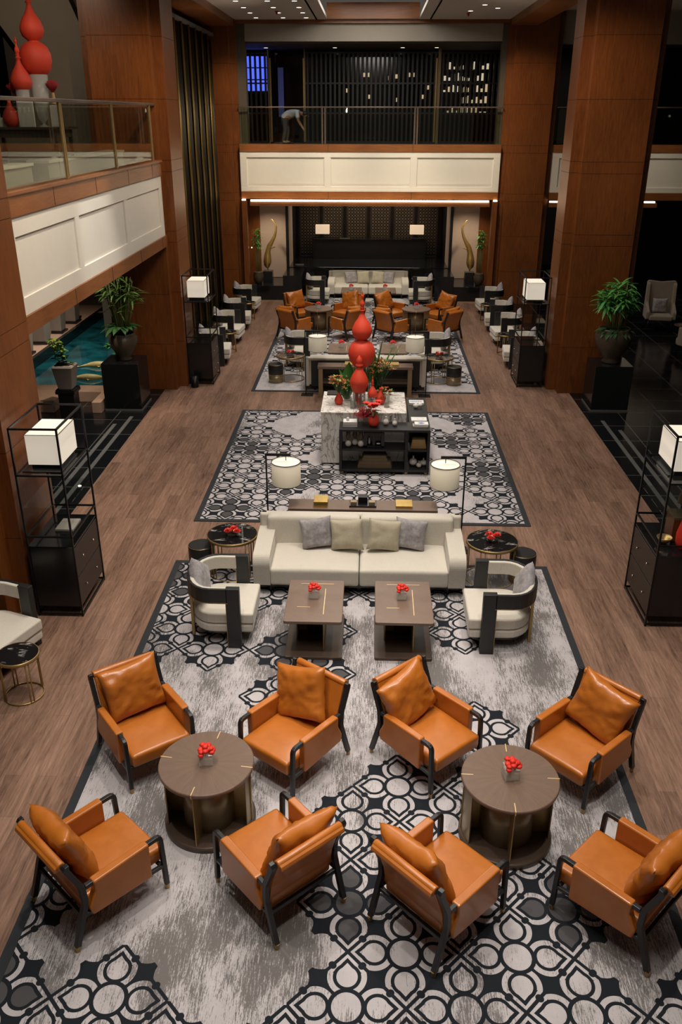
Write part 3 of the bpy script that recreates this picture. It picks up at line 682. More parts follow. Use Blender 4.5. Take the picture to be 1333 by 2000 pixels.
CH = [  # x, y, heading, cushion side, roll, table key, position word
    (-2.22, 6.88, -53, .02, .05, 0, 'rear left'), (-.70, 6.83, 233, -.02, .28, 0, 'rear right'),
    (-2.19, 5.16, 48, .03, -.10, 0, 'front left'), (-.70, 5.24, 132, -.02, .10, 0, 'front right'),
    (.63, 6.92, -48, .0, .22, 1, 'rear left'), (2.14, 6.77, 224, -.03, -.18, 1, 'rear right'),
    (.63, 5.04, 45, .02, -.12, 1, 'front left'), (2.12, 5.10, 136, -.04, -.05, 1, 'front right')]
TN = {0: 'near left round table', 1: 'near right round table', 2: 'far left round table', 3: 'far right round table'}
proto = None; ci = 0
for setk, dy in ((0, 0), (1, 20)):
    for (x, y, a, sd, rl, tk, pos) in CH:
        yy = y+dy; ang = R(a); tn = TN[tk+2*setk]
        if setk: yy = y+dy-(.1 if y < 6 else -.1)
        lab = 'orange leather armchair, %s of the four around the %s' % (pos, tn)
        if proto is None: proto = make_leather(lab, 'leather armchairs around round tables'); c = proto; c.location = (x, yy, .012); c.rotation_euler = (0, 0, ang)
        else: c = dup(proto, (x, yy, .012), ang, lab)
        p = leather_pillow(x, yy, ang, ci, 'orange leather cushion on the %s armchair of the %s' % (pos, tn), sd, rl, 0)
        p.location.z += .012
        ci += 1

# ================================================================== ROUND TABLES
def make_round(label):
    t = thing('round_table', label, 'table', (0, 0, 0), 0, 'round wooden tables')
    obj('tabletop', MB().lathe([(.415, .635), (.43, .645), (.43, .672), (.422, .68)], 64), m_radial(), t, label='round brown top with brass inlays')
    for k in range(4):
        a = R(-8)+k*pi/2; mx = Matrix.Rotation(a, 4, 'Z'); inl = MB(); inl.box(.325, .431, -.004, .004, .6795, .682, mx); inl.box(.428, .4325, -.004, .004, .64, .682, mx); obj('inlay', inl, 'inlay', t)
    obj('base_disc', MB().lathe([(.42, 0), (.42, .05), (.41, .06)], 64), 'walnut_d', t)
    n = 16
    def arc(a0, a1, r0, r1, z0, z1):
        p = [(r1*cos(a0+(a1-a0)*i/n), r1*sin(a0+(a1-a0)*i/n)) for i in range(n+1)]+[(r0*cos(a1-(a1-a0)*i/n), r0*sin(a1-(a1-a0)*i/n)) for i in range(n+1)]
        return MB().prism(p, z0, z1, 'xy')
    for k in range(2):
        o = obj('curved_panel', arc(R(-22)+k*pi, R(22)+k*pi, .385, .395, .06, .635), 'bronze', t, label='curved bronze panel')
    obj('core_cylinder', MB().lathe([(.24, .06), (.24, .635)], 40), 'bronze', t)
    for k in range(4):
        a = R(-8)+k*pi/2; obj('fin', MB().box(.24, .405, -.004, .004, .06, .635, Matrix.Rotation(a, 4, 'Z')), 'brass', t)
    return t
def m_radial():
    n = NT('sunburst_veneer'); c = n.n('ShaderNodeTexCoord'); sp = n.n('ShaderNodeSeparateXYZ'); n.link(c.outputs['Object'], sp.inputs[0])
    ang = n.math('ARCTAN2', sp.outputs[1], sp.outputs[0])
    cb = n.n('ShaderNodeCombineXYZ'); n.link(n.math('MULTIPLY', ang, 12), cb.inputs[0])
    n.link(n.math('MULTIPLY', n.math('ADD', n.math('MULTIPLY', sp.outputs[0], sp.outputs[0]), n.math('MULTIPLY', sp.outputs[1], sp.outputs[1])), 4), cb.inputs[1])
    f = n.noise(cb.outputs[0], 2.5, 5, .7, .3); seg = n.math('FRACT', n.math('MULTIPLY', ang, 16/6.2832))
    k = n.math('ADD', n.math('MULTIPLY', f, .8), n.math('MULTIPLY', seg, .10))
    n.base(n.mix(n.ramp(k, .2, .9), (.13, .082, .058), (.215, .142, .105)), .38, 0, .4); return n.m
TB = [(-1.42, 6.03), (1.30, 5.94)]
rt0 = make_round('near left round brown table with cube vase of red roses'); rt0.location = TB[0]+(.012,)
TPOS = [TB[0]]
for (x, y), l in ((TB[1], 'near right round brown table with brass inlays, right of centre'), ((-1.57, 26.0), 'far left round brown table between leather chairs'), ((1.37, 26.05), 'far right round brown table between leather chairs')):
    dup(rt0, (x, y, .012), R(6), l); TPOS.append((x, y))

# ================================================================== FLOWER VASES
def rose_cluster(mb, n, r, h, z0, seed, pr=.022):
    q = random.Random(seed)
    for i in range(n):
        a = q.random()*2*pi; d = r*sqrt(q.random()); x, y = d*cos(a), d*sin(a); z = z0+h*(1-(d/r)**2)*.7+q.random()*h*.3
        for k in range(3): mb.sphere((x+q.uniform(-.006, .006), y+q.uniform(-.006, .006), z+k*.003), pr*(1-.25*k), 8, (1, 1, .7))
def make_cube_vase(label):
    t = thing('cube_vase', label, 'vase', (0, 0, 0), 0, 'cube glass vases of red roses'); t.scale = (1.3, 1.3, 1.3)
    v = obj('glass_cube', MB().box(-.048, .048, -.048, .048, 0, .09), 'frost', t, .004)
    obj('water_and_gravel', MB().box(-.042, .042, -.042, .042, .004, .055), 'china', t)
    m = MB(); rose_cluster(m, 16, .052, .05, .09, 5); obj('rose', m, 'redpetal', t, label='red rose heads')
    return t
cv = None
def cube_vase(x, y, z, label, rz=0):
    global cv
    if cv is None: cv = make_cube_vase(label); cv.location = (x, y, z); cv.rotation_euler = (0, 0, rz)
    else: dup(cv, (x, y, z), rz, label)
for k, (x, y) in enumerate(TPOS): cube_vase(x, y, .694, 'small glass cube of red roses on the %s' % TN[k], .15)

# ================================================================== SOFA
def make_sofa(label):     # local: front = -y, origin centre front on floor
    t = thing('sofa', label, 'sofa', (0, 0, 0), 0, 'cream sofas')
    hw = 1.44
    obj('base', MB().box(-hw+.03, hw-.03, .06, .98, .11, .17), 'black', t, .005)
    for x in (-1.2, 0, 1.2):
        for y in (.14, .9): obj('leg', MB().box(x-.03, x+.03, y-.03, y+.03, 0, .12), 'black', t, .004)
    for x0, x1 in ((-hw+.23, -.005), (.005, hw-.23)):
        obj('seat_cushion', cushion_box(x0, x1, .0, .86, .16, .41, .03, .045), 'cream', t)
    for x0, x1 in ((-hw+.12, -.006), (.006, hw-.12)):
        o = obj('back_cushion', cushion_box(x0, x1, .78, 1.0, .17, .83, .012, .06), 'cream', t)
    for s in (-1, 1):
        prof = fillet([(.03, .15), (.0, .50), (.06, .60), (.72, .63), (.98, .63), (.98, .15)], .06, 4)
        a, b = sorted((s*hw, s*(hw-.23)))
        obj('arm', MB().prism([(y, z) for y, z in prof], a, b, 'yz'), 'cream', t, .055, 5)
    obj('back_panel', MB().box(-hw+.16, hw-.16, 1.0, 1.006, .12, .74), 'bleather', t, .002, label='black leather panel on the sofa back')
    obj('back_frame', MB().box(-hw, -hw+.12, .9, 1.03, .12, .82).box(hw-.12, hw, .9, 1.03, .12, .82).box(-hw, hw, .93, 1.03, .75, .82), 'cream', t, .03, 3)
    return t
sofa = make_sofa('near cream two-seat sofa facing the viewer behind the coffee tables'); sofa.location = (C0, 10.16, .0)
SOF = [(C0, 10.16, 0), (C0, 20.72, pi), (C0, 31.05, 0)]
dup(sofa, (C0, 20.72, .012), pi, 'cream sofa seen from behind, beyond the marble block')
dup(sofa, (C0, 31.05, .012), 0, 'farthest cream sofa in front of the black reception platform')
PG = pillow_mesh(.46, .44, .17, 21, .008); PC = pillow_mesh(.47, .45, .19, 22, .008)
def scat(mesh, mat, loc, rz, tilt, roll, label, cat='cushion', group='scatter cushions'):
    o = obj('scatter_cushion', mesh.copy() if mesh.materials and mesh.materials[0] != MT[mat] else mesh, mat)
    o.matrix_world = Matrix.Translation(loc) @ Matrix.Rotation(rz, 4, 'Z') @ Matrix.Rotation(R(tilt), 4, 'X') @ Matrix.Rotation(R(roll), 4, 'Y')
    return tag(o, label, cat, group)
for yo, w in ((10.16, 'near cream sofa'), (31.05, 'farthest cream sofa')):
    z = .44
    for x, m, a, rl, l in ((-.68, PG, 8, -6, 'left grey'), (-.27, PC, -6, -5, 'left beige'), (.22, PC, 6, 7, 'right beige'), (.58, PG, -8, 5, 'right grey')):
        scat(m, 'greypil' if m is PG else 'creampil', (x+C0+.1, yo+.60 if m is PG else yo+.54, z), R(a), -16, rl, '%s cushion on the %s' % (l, w))

# ================================================================== CONSOLE BEHIND SOFA
def make_console(label):
    t = thing('console_table', label, 'table', (0, 0, 0), 0, 'console tables behind sofas')
    obj('top', MB().box(-1.1, 1.1, -.18, .18, .68, .74), 'walnut', t, .004)
    for s in (-1, 1): obj('leg', MB().box(s*1.03-.05, s*1.03+.05, -.16, .16, 0, .68), 'bronze', t, .004)
    obj('shelf', MB().box(-.98, .98, -.14, .14, .33, .37), 'walnut_d', t, .003)
    return t
con = make_console('low brown console table directly behind the near sofa'); con.location = (-.07, 11.60, .0)
dup(con, (-.1, 19.42, 0), 0, 'bronze legged console table backing the sofa beyond the marble block')
def gold_box(x, y, z, w, d, h, label, mat='gold'):
    t = thing('decorative_box', label, 'box', (x, y, z)); obj('body', MB().box(-w/2, w/2, -d/2, d/2, 0, h*.7), mat, t, .003); obj('lid', MB().box(-w/2-.003, w/2+.003, -d/2-.003, d/2+.003, h*.7, h), mat, t, .003); return t
gold_box(-.69, 11.60, .74, .2, .24, .09, 'brushed gold box on the left of the near console')
gold_box(.54, 11.60, .74, .24, .24, .04, 'flat gold tray box on the right of the near console')
gold_box(-.45, 19.42, .74, .24, .22, .05, 'flat gold box on the left of the far console')
gold_box(.55, 19.42, .74, .24, .22, .05, 'flat gold box on the right of the far console')
t = thing('desk_organiser', 'black stepped tray with clock on middle of near console', 'tray', (-.07, 11.60, .74))
obj('tray', MB().box(-.2, .2, -.11, .11, 0, .03), 'black', t, .003); obj('stand', MB().box(-.07, .07, -.03, .10, .03, .13), 'blackm', t, .003); obj('cup', MB().box(-.18, -.09, -.09, .0, .03, .08).box(.09, .18, -.09, .0, .03, .08), 'bronze', t, .003)

# ================================================================== FLOOR LAMPS
def make_lamp(label):   # pole at origin, arm towards +x
    t = thing('floor_lamp', label, 'lamp', (0, 0, 0), 0, 'black arc floor lamps with drum shades')
    obj('base', MB().box(-.11, .17, -.11, .11, 0, .018), 'blackm', t, .003)
    obj('pole', MB().box(-.011, .011, -.011, .011, .018, 1.50), 'blackm', t)
    obj('arm', MB().box(-.011, .36, -.014, .014, 1.49, 1.525), 'blackm', t, .002)
    obj('hanger', MB().cyl((.29, 0, 1.42), (.29, 0, 1.49), .006, None, 8), 'blackm', t)
    sh = obj('lamp_shade', MB().lathe([(.213, 1.065), (.213, 1.40), (.206, 1.40), (.206, 1.065), (.213, 1.065)], 48, (.29, 0, 0), True, False), 'shade', t, label='cream drum shade')
    obj('diffuser', MB().lathe([(.0, 1.385), (.206, 1.385), (.206, 1.38), (0, 1.38)], 48, (.29, 0, 0), False, False), 'shadebox', sh)
    obj('shade_rim', MB().ring((.29, 0, 1.402), .211, .0055, 48), 'blackm', sh, label='black rim')
    obj('shade_rim', MB().ring((.29, 0, 1.064), .211, .0055, 48), 'blackm', sh, label='black rim')
    return t
fl = make_lamp('drum shade floor lamp behind left end of near sofa'); fl.location = (-1.49, 11.62, 0)
dup(fl, (1.41, 11.60, 0), pi, 'drum shade floor lamp behind right end of near sofa')
dup(fl, (-1.49, 19.45, 0), 0, 'drum shade floor lamp at left end of the sofa seen from behind')
dup(fl, (1.32, 19.45, 0), pi, 'drum shade floor lamp at right end of the sofa seen from behind')

# ================================================================== SIDE TABLES AND STOOLS
def make_side(label, r=.36, h=.6, group='round black marble side tables'):
    t = thing('side_table', label, 'table', (0, 0, 0), 0, group)
    obj('marble_top', MB().lathe([(r-.01, h-.018), (r-.01, h)], 48), 'tblmarble', t)
    obj('rim', MB().lathe([(r-.012, h-.035), (r, h-.035), (r, h+.003), (r-.010, h+.003)], 48, cap=False), 'brass', t)
    for k in range(4):
        for d in (-.09, .09):
            a = pi/4+k*pi/2+d
            obj('leg', MB().cyl(((r-.02)*cos(a), (r-.02)*sin(a), 0), ((r-.02)*cos(a), (r-.02)*sin(a), h-.02), .008, None, 8), 'brass', t)
    obj('base_ring', MB().ring((0, 0, .012), r-.02, .01, 40), 'brass', t)
    return t
st0 = make_side('black marble side table left of the near sofa'); st0.location = (-1.91, 10.84, 0)
STP = [(-1.91, 10.84)]
for x, y, l in ((1.75, 10.76, 'black marble side table right of the near sofa'), (-1.96, 20.76, 'marble side table left of the sofa seen from behind'),
                (1.70, 20.72, 'marble side table right of the sofa seen from behind'), (-1.98, 31.75, 'marble side table left of the farthest sofa'), (1.83, 31.8, 'marble side table right of the farthest sofa')):
    dup(st0, (x, y, .012 if y > 19 else 0), .3, l); STP.append((x, y))
def make_stool(label):
    t = thing('drum_stool', label, 'stool', (0, 0, 0), 0, 'round drum stools')
    obj('lower_drum', MB().lathe([(.17, 0), (.18, .01), (.18, .19)], 40), 'bronze', t, label='bronze lower half')
    obj('band', MB().lathe([(.184, .185), (.184, .205)], 40), 'brass', t)
    obj('seat', MB().lathe([(.18, .205), (.185, .22), (.185, .425), (.178, .445), (.16, .45)], 40), 'bleather', t, label='black leather upper half')
    obj('piping', MB().ring((0, 0, .442), .179, .004, 40), 'brass', t)
    return t
ds = make_stool('round black stool left of the near side table'); ds.location = (-2.36, 10.80, 0)
for x, y, l in ((2.19, 10.72, 'round black stool right of the near side table'), (-2.30, 20.48, 'two-tone drum stool at left corner of the far rug'), (2.05, 20.42, 'two-tone drum stool at right corner of the far rug')):
    dup(ds, (x, y, .012 if y > 19 else 0), .3, l)
# flowers in round glass on the side tables
def make_bowl(label):
    t = thing('flower_bowl', label, 'flowers', (0, 0, 0), 0, 'red flower bowls on side tables')
    obj('glass_bowl', MB().lathe([(.05, 0), (.085, .02), (.10, .07), (.085, .12), (.082, .12), (.096, .07), (.08, .024), (.0, .006)], 24, cap=False), 'vglass', t)
    for k, (x, y) in enumerate(((-.07, -.02), (.06, -.03), (0, .06))):
        m = MB()
        q = random.Random(k)
        for ring_ in range(4):
            for i in range(4+ring_*3):
                a = 2*pi*i/(4+ring_*3)+ring_; rr = .012+ring_*.014
                m.leaf((x+rr*.5*cos(a), y+rr*.5*sin(a), .075+.02*(3-ring_)/3), (cos(a), sin(a), .6-.15*ring_), .035, .03, .1, 3)
        m.sphere((x, y, .085), .028, 10, (1, 1, .8))
        obj('rose', m, 'redpetal', t, label='orange red rose bloom')
    return t
fb = make_bowl('red rose bowl on the side table left of near sofa'); fb.location = (-1.89, 10.80, .603)
for (x, y), l in zip(STP[1:], ('red rose bowl on the side table right of near sofa', 'red rose bowl on the side table, left of rear-view sofa', 'red rose bowl on the side table, right of rear-view sofa')):
    dup(fb, (x, y, .603 if y < 19 else .615), .8, l)
tag(obj('menu_stand', MB().box(-.002, .002, -.07, .07, 0, .15), 'glass', None, .0, loc=(-1.76, 10.80, .603)), 'clear upright card holder on side table left of near sofa', 'card holder')

# ================================================================== BARREL ARMCHAIR
def make_barrel(label):    # local front = +x
    t = thing('barrel_armchair', label, 'chair', (0, 0, 0), 0, 'cream and black barrel armchairs')
    hw = .47
    def path(r_in):        # plan outline of band from +y front round the back to -y front
        w = hw-r_in; p = [(.12, w)]
        for i in range(13):
            a = pi/2+pi*i/12; p.append((-.10+(.34-r_in)*cos(a), w*sin(a)) if abs(cos(a)) > 1e-9 else (-.10, w*sin(a)))
        p.append((.12, -w)); return p
    def band(i0, i1, z0, z1):
        o, i = path(i0), path(i1); n = len(o); vs = [(x, y, z) for z in (z0, z1) for x, y in o]+[(x, y, z) for z in (z0, z1) for x, y in i]
        fs = []
        for k in range(n-1):
            fs += [(k, k+1, n+k+1, n+k), (2*n+k+1, 2*n+k, 3*n+k, 3*n+k+1), (n+k, n+k+1, 3*n+k+1, 3*n+k), (k+1, k, 2*n+k, 2*n+k+1)]
        fs += [(0, n, 3*n, 2*n), (n-1, 3*n-1, 4*n-1, 2*n-1)]
        return MB().add(vs, fs)
    obj('outer_band', band(0, .035, .64, .83), 'bleather', t, .006, label='black outer back band')
    obj('inner_band', band(.036, .085, .645, .822), 'cream', t, .012, label='cream inner back pad')
    obj('piping', band(-.002, .004, .632, .640), 'brass', t)
    for s in (-1, 1):
        obj('arm_leg', MB().box(.10, .265, s*hw-(.085 if s > 0 else 0), s*hw+(0 if s > 0 else .085), 0, .832), 'bleather', t, .006, label='black slab leg')
        obj('leg_trim', MB().box(.096, .101, s*(hw-.04)-.044, s*(hw-.04)+.044, 0, .64), 'brass', t)
        obj('rear_leg', MB().box(-.40, -.365, s*.17-.018, s*.17+.018, 0, .66), 'brass', t, .003)
    def dshape(x1, w, r, z0, z1):
        p = [(x1, -w), (x1, w)]+[(-.08+r*cos(a), w*sin(a)) for a in [pi/2+pi*i/14 for i in range(15)]]
        return MB().prism(p, z0, z1, 'xy')
    obj('seat_base', dshape(.40, .38, .31, .17, .29), 'cream', t, .03, 3)
    obj('seat_cushion', dshape(.41, .385, .31, .295, .445), 'cream', t, .028, 4)
    obj('seat_frame', dshape(.34, .34, .26, .13, .17), 'black', t, .005)
    return t
ba = make_barrel('cream barrel armchair with black arms on the left of the near coffee tables'); ba.location = (-1.79, 9.32, .012)
BCH = [(-1.79, 9.32, 0), (1.66, 9.30, pi), (-1.80, 22.05, 0), (1.66, 22.0, pi), (-1.85, 30.35, 0), (1.72, 30.35, pi),
       (-4.45, 8.55, R(-21)), (-4.10, 22.3, R(5)), (-4.10, 24.6, R(-5)), (-4.10, 26.4, R(5)), (-4.12, 28.7, R(-5)),
       (3.90, 22.3, R(175)), (3.90, 24.6, R(185)), (3.90, 26.4, R(175)), (3.92, 28.7, R(185))]
BL = [None, 'cream barrel armchair with black arms on the right of the near coffee tables', 'barrel armchair left of coffee tables beyond the rear-view sofa', 'barrel armchair right of coffee tables beyond the rear-view sofa',
      'barrel armchair left of the farthest sofa', 'barrel armchair right of the farthest sofa', 'cream barrel armchair cut off by the left edge',
      'barrel armchair nearest the far left display rack', 'second barrel armchair beyond the far left display rack', 'third barrel armchair along the left gold curtain', 'last barrel armchair along the left gold curtain',
      'barrel armchair nearest the far right display rack', 'second barrel armchair beyond the far right display rack', 'third barrel armchair along the right side', 'last barrel armchair along the right side']
for (x, y, a), l in zip(BCH[1:], BL[1:]): dup(ba, (x, y, .012 if abs(x) < 2.5 else 0), a, l)
PB = pillow_mesh(.44, .44, .17, 31, .008); PB2 = PG
for k, ((x, y, a), l) in enumerate(zip(BCH, [BL[1].replace('right', 'left')]+BL[1:])):
    o = obj('scatter_cushion', PG, 'greypil'); fz = .46 if abs(x) < 2.5 else .447
    o.matrix_world = Matrix.Translation((x, y, fz)) @ Matrix.Rotation(a, 4, 'Z') @ Matrix.Translation((-.22, 0, 0)) @ Matrix.Rotation(R(-14), 4, 'Y') @ Matrix.Rotation(R(90), 4, 'Z') @ Matrix.Translation((.02*sin(k*2.1), 0, .27)) @ Matrix.Rotation(R(38+5*sin(k*3)), 4, 'Y') @ Matrix.Scale(1.06, 4) @ Matrix.Translation((0, 0, -.22))
    tag(o, ('grey velvet cushion on the '+l.replace('cream ', '').replace(' with black arms', ''))[:110], 'cushion', 'grey cushions on barrel armchairs')

# small brass side tables by the wall chairs
sb = make_side('small brass and black marble table at the left edge', .235, .55, 'small brass side tables'); sb.location = (-3.87, 7.86, 0)
for x, y, l in ((-3.92, 23.45, 'small brass table between the first pair of chairs on the left side'), (-3.92, 27.55, 'small brass table between the second pair of chairs on the left side'),
                (3.72, 23.45, 'small brass table between the first pair of chairs on the right side'), (3.72, 27.55, 'small brass table between the second pair of chairs on the right side')):
    dup(sb, (x, y, 0), .4, l)

# ================================================================== COFFEE TABLES
def make_coffee(label):   # origin centre
    t = thing('coffee_table', label, 'table', (0, 0, 0), 0, 'rectangular two-tier coffee tables')
    obj('tabletop', MB().prism(fillet([(-.35, 0), (-.35, -.5), (.35, -.5), (.35, .5), (-.35, .5), (-.35, .01)], .03, 3), .50, .54, 'xy'), 'walnut', t, .006)
    obj('base_slab', MB().prism(fillet([(-.35, 0), (-.35, -.5), (.35, -.5), (.35, .5), (-.35, .5), (-.35, .01)], .03, 3), 0, .04, 'xy'), 'walnut_d', t, .006)
    obj('inlay', MB().box(-.20, .22, .40, .408, .5395, .542).box(.115, .123, -.33, .28, .5395, .542).box(-.21, -.05, -.17, -.162, .5395, .542), 'inlay', t, label='brass inlay lines')
    obj('support_box', MB().box(-.10, .11, .0, .32, .04, .50), 'black', t)
    obj('support_panel', MB().box(-.23, -.215, -.12, .34, .04, .50).box(-.22, -.10, .10, .112, .04, .50), 'bronze', t)
    obj('support_fin', MB().box(.115, .127, -.36, .34, .04, .50), 'brass', t)
    return t
CT = [(-.63, 9.14), (.46, 9.15), (-.72, 21.75), (.60, 21.75), (-.66, 29.75), (.50, 29.75)]
ct = make_coffee('left of the two brown coffee tables before the near sofa'); ct.location = CT[0]+(.012,)
for (x, y), l in zip(CT[1:], ('right of the two brown coffee tables before the near sofa', 'left brown coffee table beyond the rear-view sofa', 'right brown coffee table beyond the rear-view sofa', 'left brown coffee table before the farthest sofa', 'right brown coffee table before the farthest sofa')):
    dup(ct, (x, y, .012), 0, l)
for (x, y), l in zip(CT, ('left coffee table before the near sofa', 'right coffee table before the near sofa', 'left coffee table beyond the rear-view sofa', 'right coffee table beyond the rear-view sofa', 'left coffee table before the farthest sofa', 'right coffee table before the farthest sofa')):
    cube_vase(x-.02, y+.08, .554, 'small glass cube of red roses on the '+l)

# ================================================================== DISPLAY RACKS
def make_rack(label):     # footprint x 0..0.6 (drawers on +x), y 0..1.0
    t = thing('display_rack', label, 'shelf', (0, 0, 0), 0, 'open metal display racks with drawers')
    p = .011
    for x in (p, .6-p):
        for y in (p, 1-p): obj('post', MB().box(x-p, x+p, y-p, y+p, 0, 2.6), 'blackm', t)
    for z in (2.59, 1.99, 1.16, .03):
        fr = MB().box(0, .6, 0, 2*p, z-p, z+p).box(0, .6, 1-2*p, 1, z-p, z+p).box(0, 2*p, 0, 1, z-p, z+p).box(.6-2*p, .6, 0, 1, z-p, z+p); obj('rail', fr, 'blackm', t)
    obj('shelf', MB().box(.02, .58, .02, .98, 1.975, 1.995), 'gsmoke', t); obj('shelf', MB().box(.02, .58, .02, .98, 1.55, 1.562), 'glass', t)
    obj('shelf_slats', MB().box(.06, .54, .1, .75, 1.996, 2.01), 'black', t)
    cb = obj('cabinet', MB().box(.02, .58, .02, .98, .14, 1.0), 'black', t, .004)
    for k in range(2):
        d = obj('drawer', MB().box(.58, .592, .03, .97, .15+k*.42, .555+k*.42), 'slat', t, .003)
        for y in (.28, .72): obj('knob', MB().cyl((.592, y, .35+k*.42), (.612, y, .35+k*.42), .008, .014, 10), 'steel', d, label='nickel knob')
    obj('cabinet_top', MB().box(.01, .59, .01, .99, 1.0, 1.02), 'granite', t, .002)
    return t
rk = make_rack('near left black display rack with drawers and box lamp'); rk.location = (-4.31, 9.53, 0)
dup(rk, (4.20, 10.56, 0), pi, 'near right black display rack with drawers and box lamp')
dup(rk, (-4.40, 20.2, 0), 0, 'far left black display rack with box lamp beside the column')
dup(rk, (4.16, 21.25, 0), pi, 'far right black display rack with box lamp beside the column')
def make_box_lamp(label):
    t = thing('box_lamp', label, 'lamp', (0, 0, 0), 0, 'square lantern lamps on racks')
    obj('base', MB().box(-.18, .18, -.27, .27, 0, .05), 'black', t, .004)
    sh = obj('lamp_shade', MB().box(-.205, .205, -.31, .31, .055, .44), 'shadebox', t, .003)
    e = MB()
    for z in (.442,): e.box(-.207, .207, -.312, -.306, z-.004, z+.002).box(-.207, .207, .306, .312, z-.004, z+.002).box(-.207, -.201, -.31, .31, z-.004, z+.002).box(.201, .207, -.31, .31, z-.004, z+.002)
    obj('shade_edge', e, 'black', sh)
    return t
bl = make_box_lamp('white box lamp on the near left rack'); bl.location = (-3.99, 10.03, 2.01)
for x, y, l in ((3.92, 10.1, 'white box lamp on the near right rack'), (-4.12, 20.68, 'white box lamp on the far left rack'), (3.85, 20.72, 'white box lamp on the far right rack')):
    dup(bl, (x, y, 2.01), 0, l)
# things on the racks
def bottle(name, label, prof, mat, loc, cat='vase', group=None, n=24):
    return tag(obj(name, MB().lathe(prof, n), mat, None, loc=loc), label, cat, group)
tag(obj('book', MB().box(-.12, .12, -.17, .17, 0, .03), 'greyp', None, .003, loc=(-3.98, 10.15, 1.022)), 'grey book added in place of a reflection inside near left rack', 'book')  # added book standing in for a reflection on the counter
bottle('tall_vase', 'glossy red vase standing on the near right rack counter', [(.06, 0), (.085, .08), (.09, .2), (.06, .34), (.045, .42), (.055, .44)], 'redpetal', (3.98, 9.80, 1.022))
t = thing('wooden_box', 'reddish wooden box on the near right rack counter', 'box', (4.02, 10.12, 1.022)); obj('body', MB().box(-.12, .12, -.14, .14, 0, .30), 'cherry', t, .004); obj('lid', MB().box(-.125, .125, -.145, .145, .30, .34), 'brown', t, .004)
t = thing('ornament', 'copper coloured ornament bowl on the near right rack counter', 'bowl', (3.80, 9.93, 1.022)); obj('bowl', MB().lathe([(.03, 0), (.08, .05), (.10, .09), (.092, .09), (.07, .055), (.0, .02)], 24, cap=False), 'brass', t)
tag(obj('leaf_ornament', MB().prism([(-.10, 0), (.10, 0), (.13, .14), (.05, .30), (-.05, .24), (-.09, .1)], -.02, .02, 'xz'), 'brown', None, .006, loc=(4.0, 9.98, 1.563)), 'brown carved ornament on near right rack glass shelf', 'ornament')
t = thing('waste_bin', 'small black bin on the floor by the far left rack', 'bin', (-4.22, 19.98, 0)); obj('body', MB().lathe([(.09, 0), (.10, .26), (.094, .26), (.085, .01)], 24, cap=False), 'blackm', t); obj('lid', MB().lathe([(.1, .26), (.1, .27), (.02, .285)], 24), 'black', t)

# ================================================================== MARBLE BLOCK AND BLACK SHELF
MZ = 1.04
mb_ = thing('marble_table', 'tall white marble block table in the middle of the hall', 'table', (C0, 15.02, 0))
obj('slab_top', MB().box(-.79, .79, 0, 1.30, MZ-.03, MZ), 'marble', mb_, .004)
obj('body', MB().box(-.78, .78, .008, 1.29, .04, MZ-.032), 'marble', mb_, .003)
obj('plinth', MB().box(-.74, .74, .05, 1.25, .012, .04), 'black', mb_)
sh = thing('open_shelf_unit', 'low black open bookcase wrapping the marble block', 'shelf', (-.53, 14.55, .012))
SW, SD, SH = 1.64, .44, .865
obj('top', MB().box(0, SW, 0, SD, SH-.045, SH), 'bwood', sh, .004)
obj('return_top', MB().box(1.27, SW, SD+.002, 1.95, SH-.045, SH), 'bwood', sh, .004)
obj('bottom', MB().box(0, SW, 0, SD, .05, .10), 'bwood', sh, .003)
obj('middle_shelf', MB().box(.05, 1.19, .01, SD-.01, .45, .48).box(1.25, SW-.05, .01, SD-.01, .45, .48), 'bwood', sh, .002)
for x in (0, 1.19, SW-.05): obj('upright', MB().box(x, x+.05, .001, SD-.001, .10, SH-.046), 'bwood', sh, .003)
obj('return_side', MB().box(1.28, SW-.01, SD+.01, 1.94, .10, SH-.047), 'bwood', sh)
for x, y in ((.03, .03), (SW-.08, .03), (1.2, .03), (.03, SD-.08), (SW-.08, 1.85)): obj('foot', MB().box(x, x+.05, y, y+.05, 0, .05), 'brass', sh, label='brass foot')
SZ = SH+.012
def book(x, y, z, w, d, h, mat, label, rz=0, deco=None, group='books on the black bookcase', pg='paper'):
    t = thing('book', label, 'book', (x, y, z), rz, group)
    obj('cover', MB().box(-w/2, w/2, -d/2, d/2, 0, .004).box(-w/2, w/2, -d/2, d/2, h-.004, h).box(-w/2, -w/2+.004, -d/2, d/2, 0, h), mat, t)
    obj('pages', MB().box(-w/2+.004, w/2-.003, -d/2+.003, d/2-.003, .004, h-.004), pg, t)
    if deco == 'lens': obj('cover_print', MB().prism([(-.07, 0), (0, .05), (.07, 0), (0, -.05)], h, h+.0006, 'xy'), 'bluep', t)
    if deco == 'ring':
        obj('cover_print', MB().ring((.03, 0, h), .06, .002, 24, 4), 'greyp', t)
    if deco == 'rows':
        m = MB()
        for i in range(6): m.box(-.11+.038*i, -.09+.038*i, -.03, .03, h, h+.0006)
        obj('cover_print', m, 'bluep', t)
    return t
for k, (h0, w, m) in enumerate(((0, .27, 'greyp'), (.031, .26, 'greyp'), (.062, .25, 'paper'))):
    book(-.34, 14.78, SZ+h0, w, .19, .03, m, '%s book of the grey stack on bookcase left end' % ('bottom', 'middle', 'top')[k])
tag(obj('ceramic_ball', MB().sphere((0, 0, .03), .03, 16), 'china', None, loc=(-.38, 14.78, SZ+.094)), 'small white ball on top of the grey book stack', 'ornament')
book(.93, 14.78, SZ, .28, .17, .025, 'greyp', 'lowest book under the two white ones at bookcase corner', 0)
book(.95, 14.80, SZ+.026, .25, .17, .025, 'paper', 'white book with blue diamond print at bookcase corner', 0, 'lens')
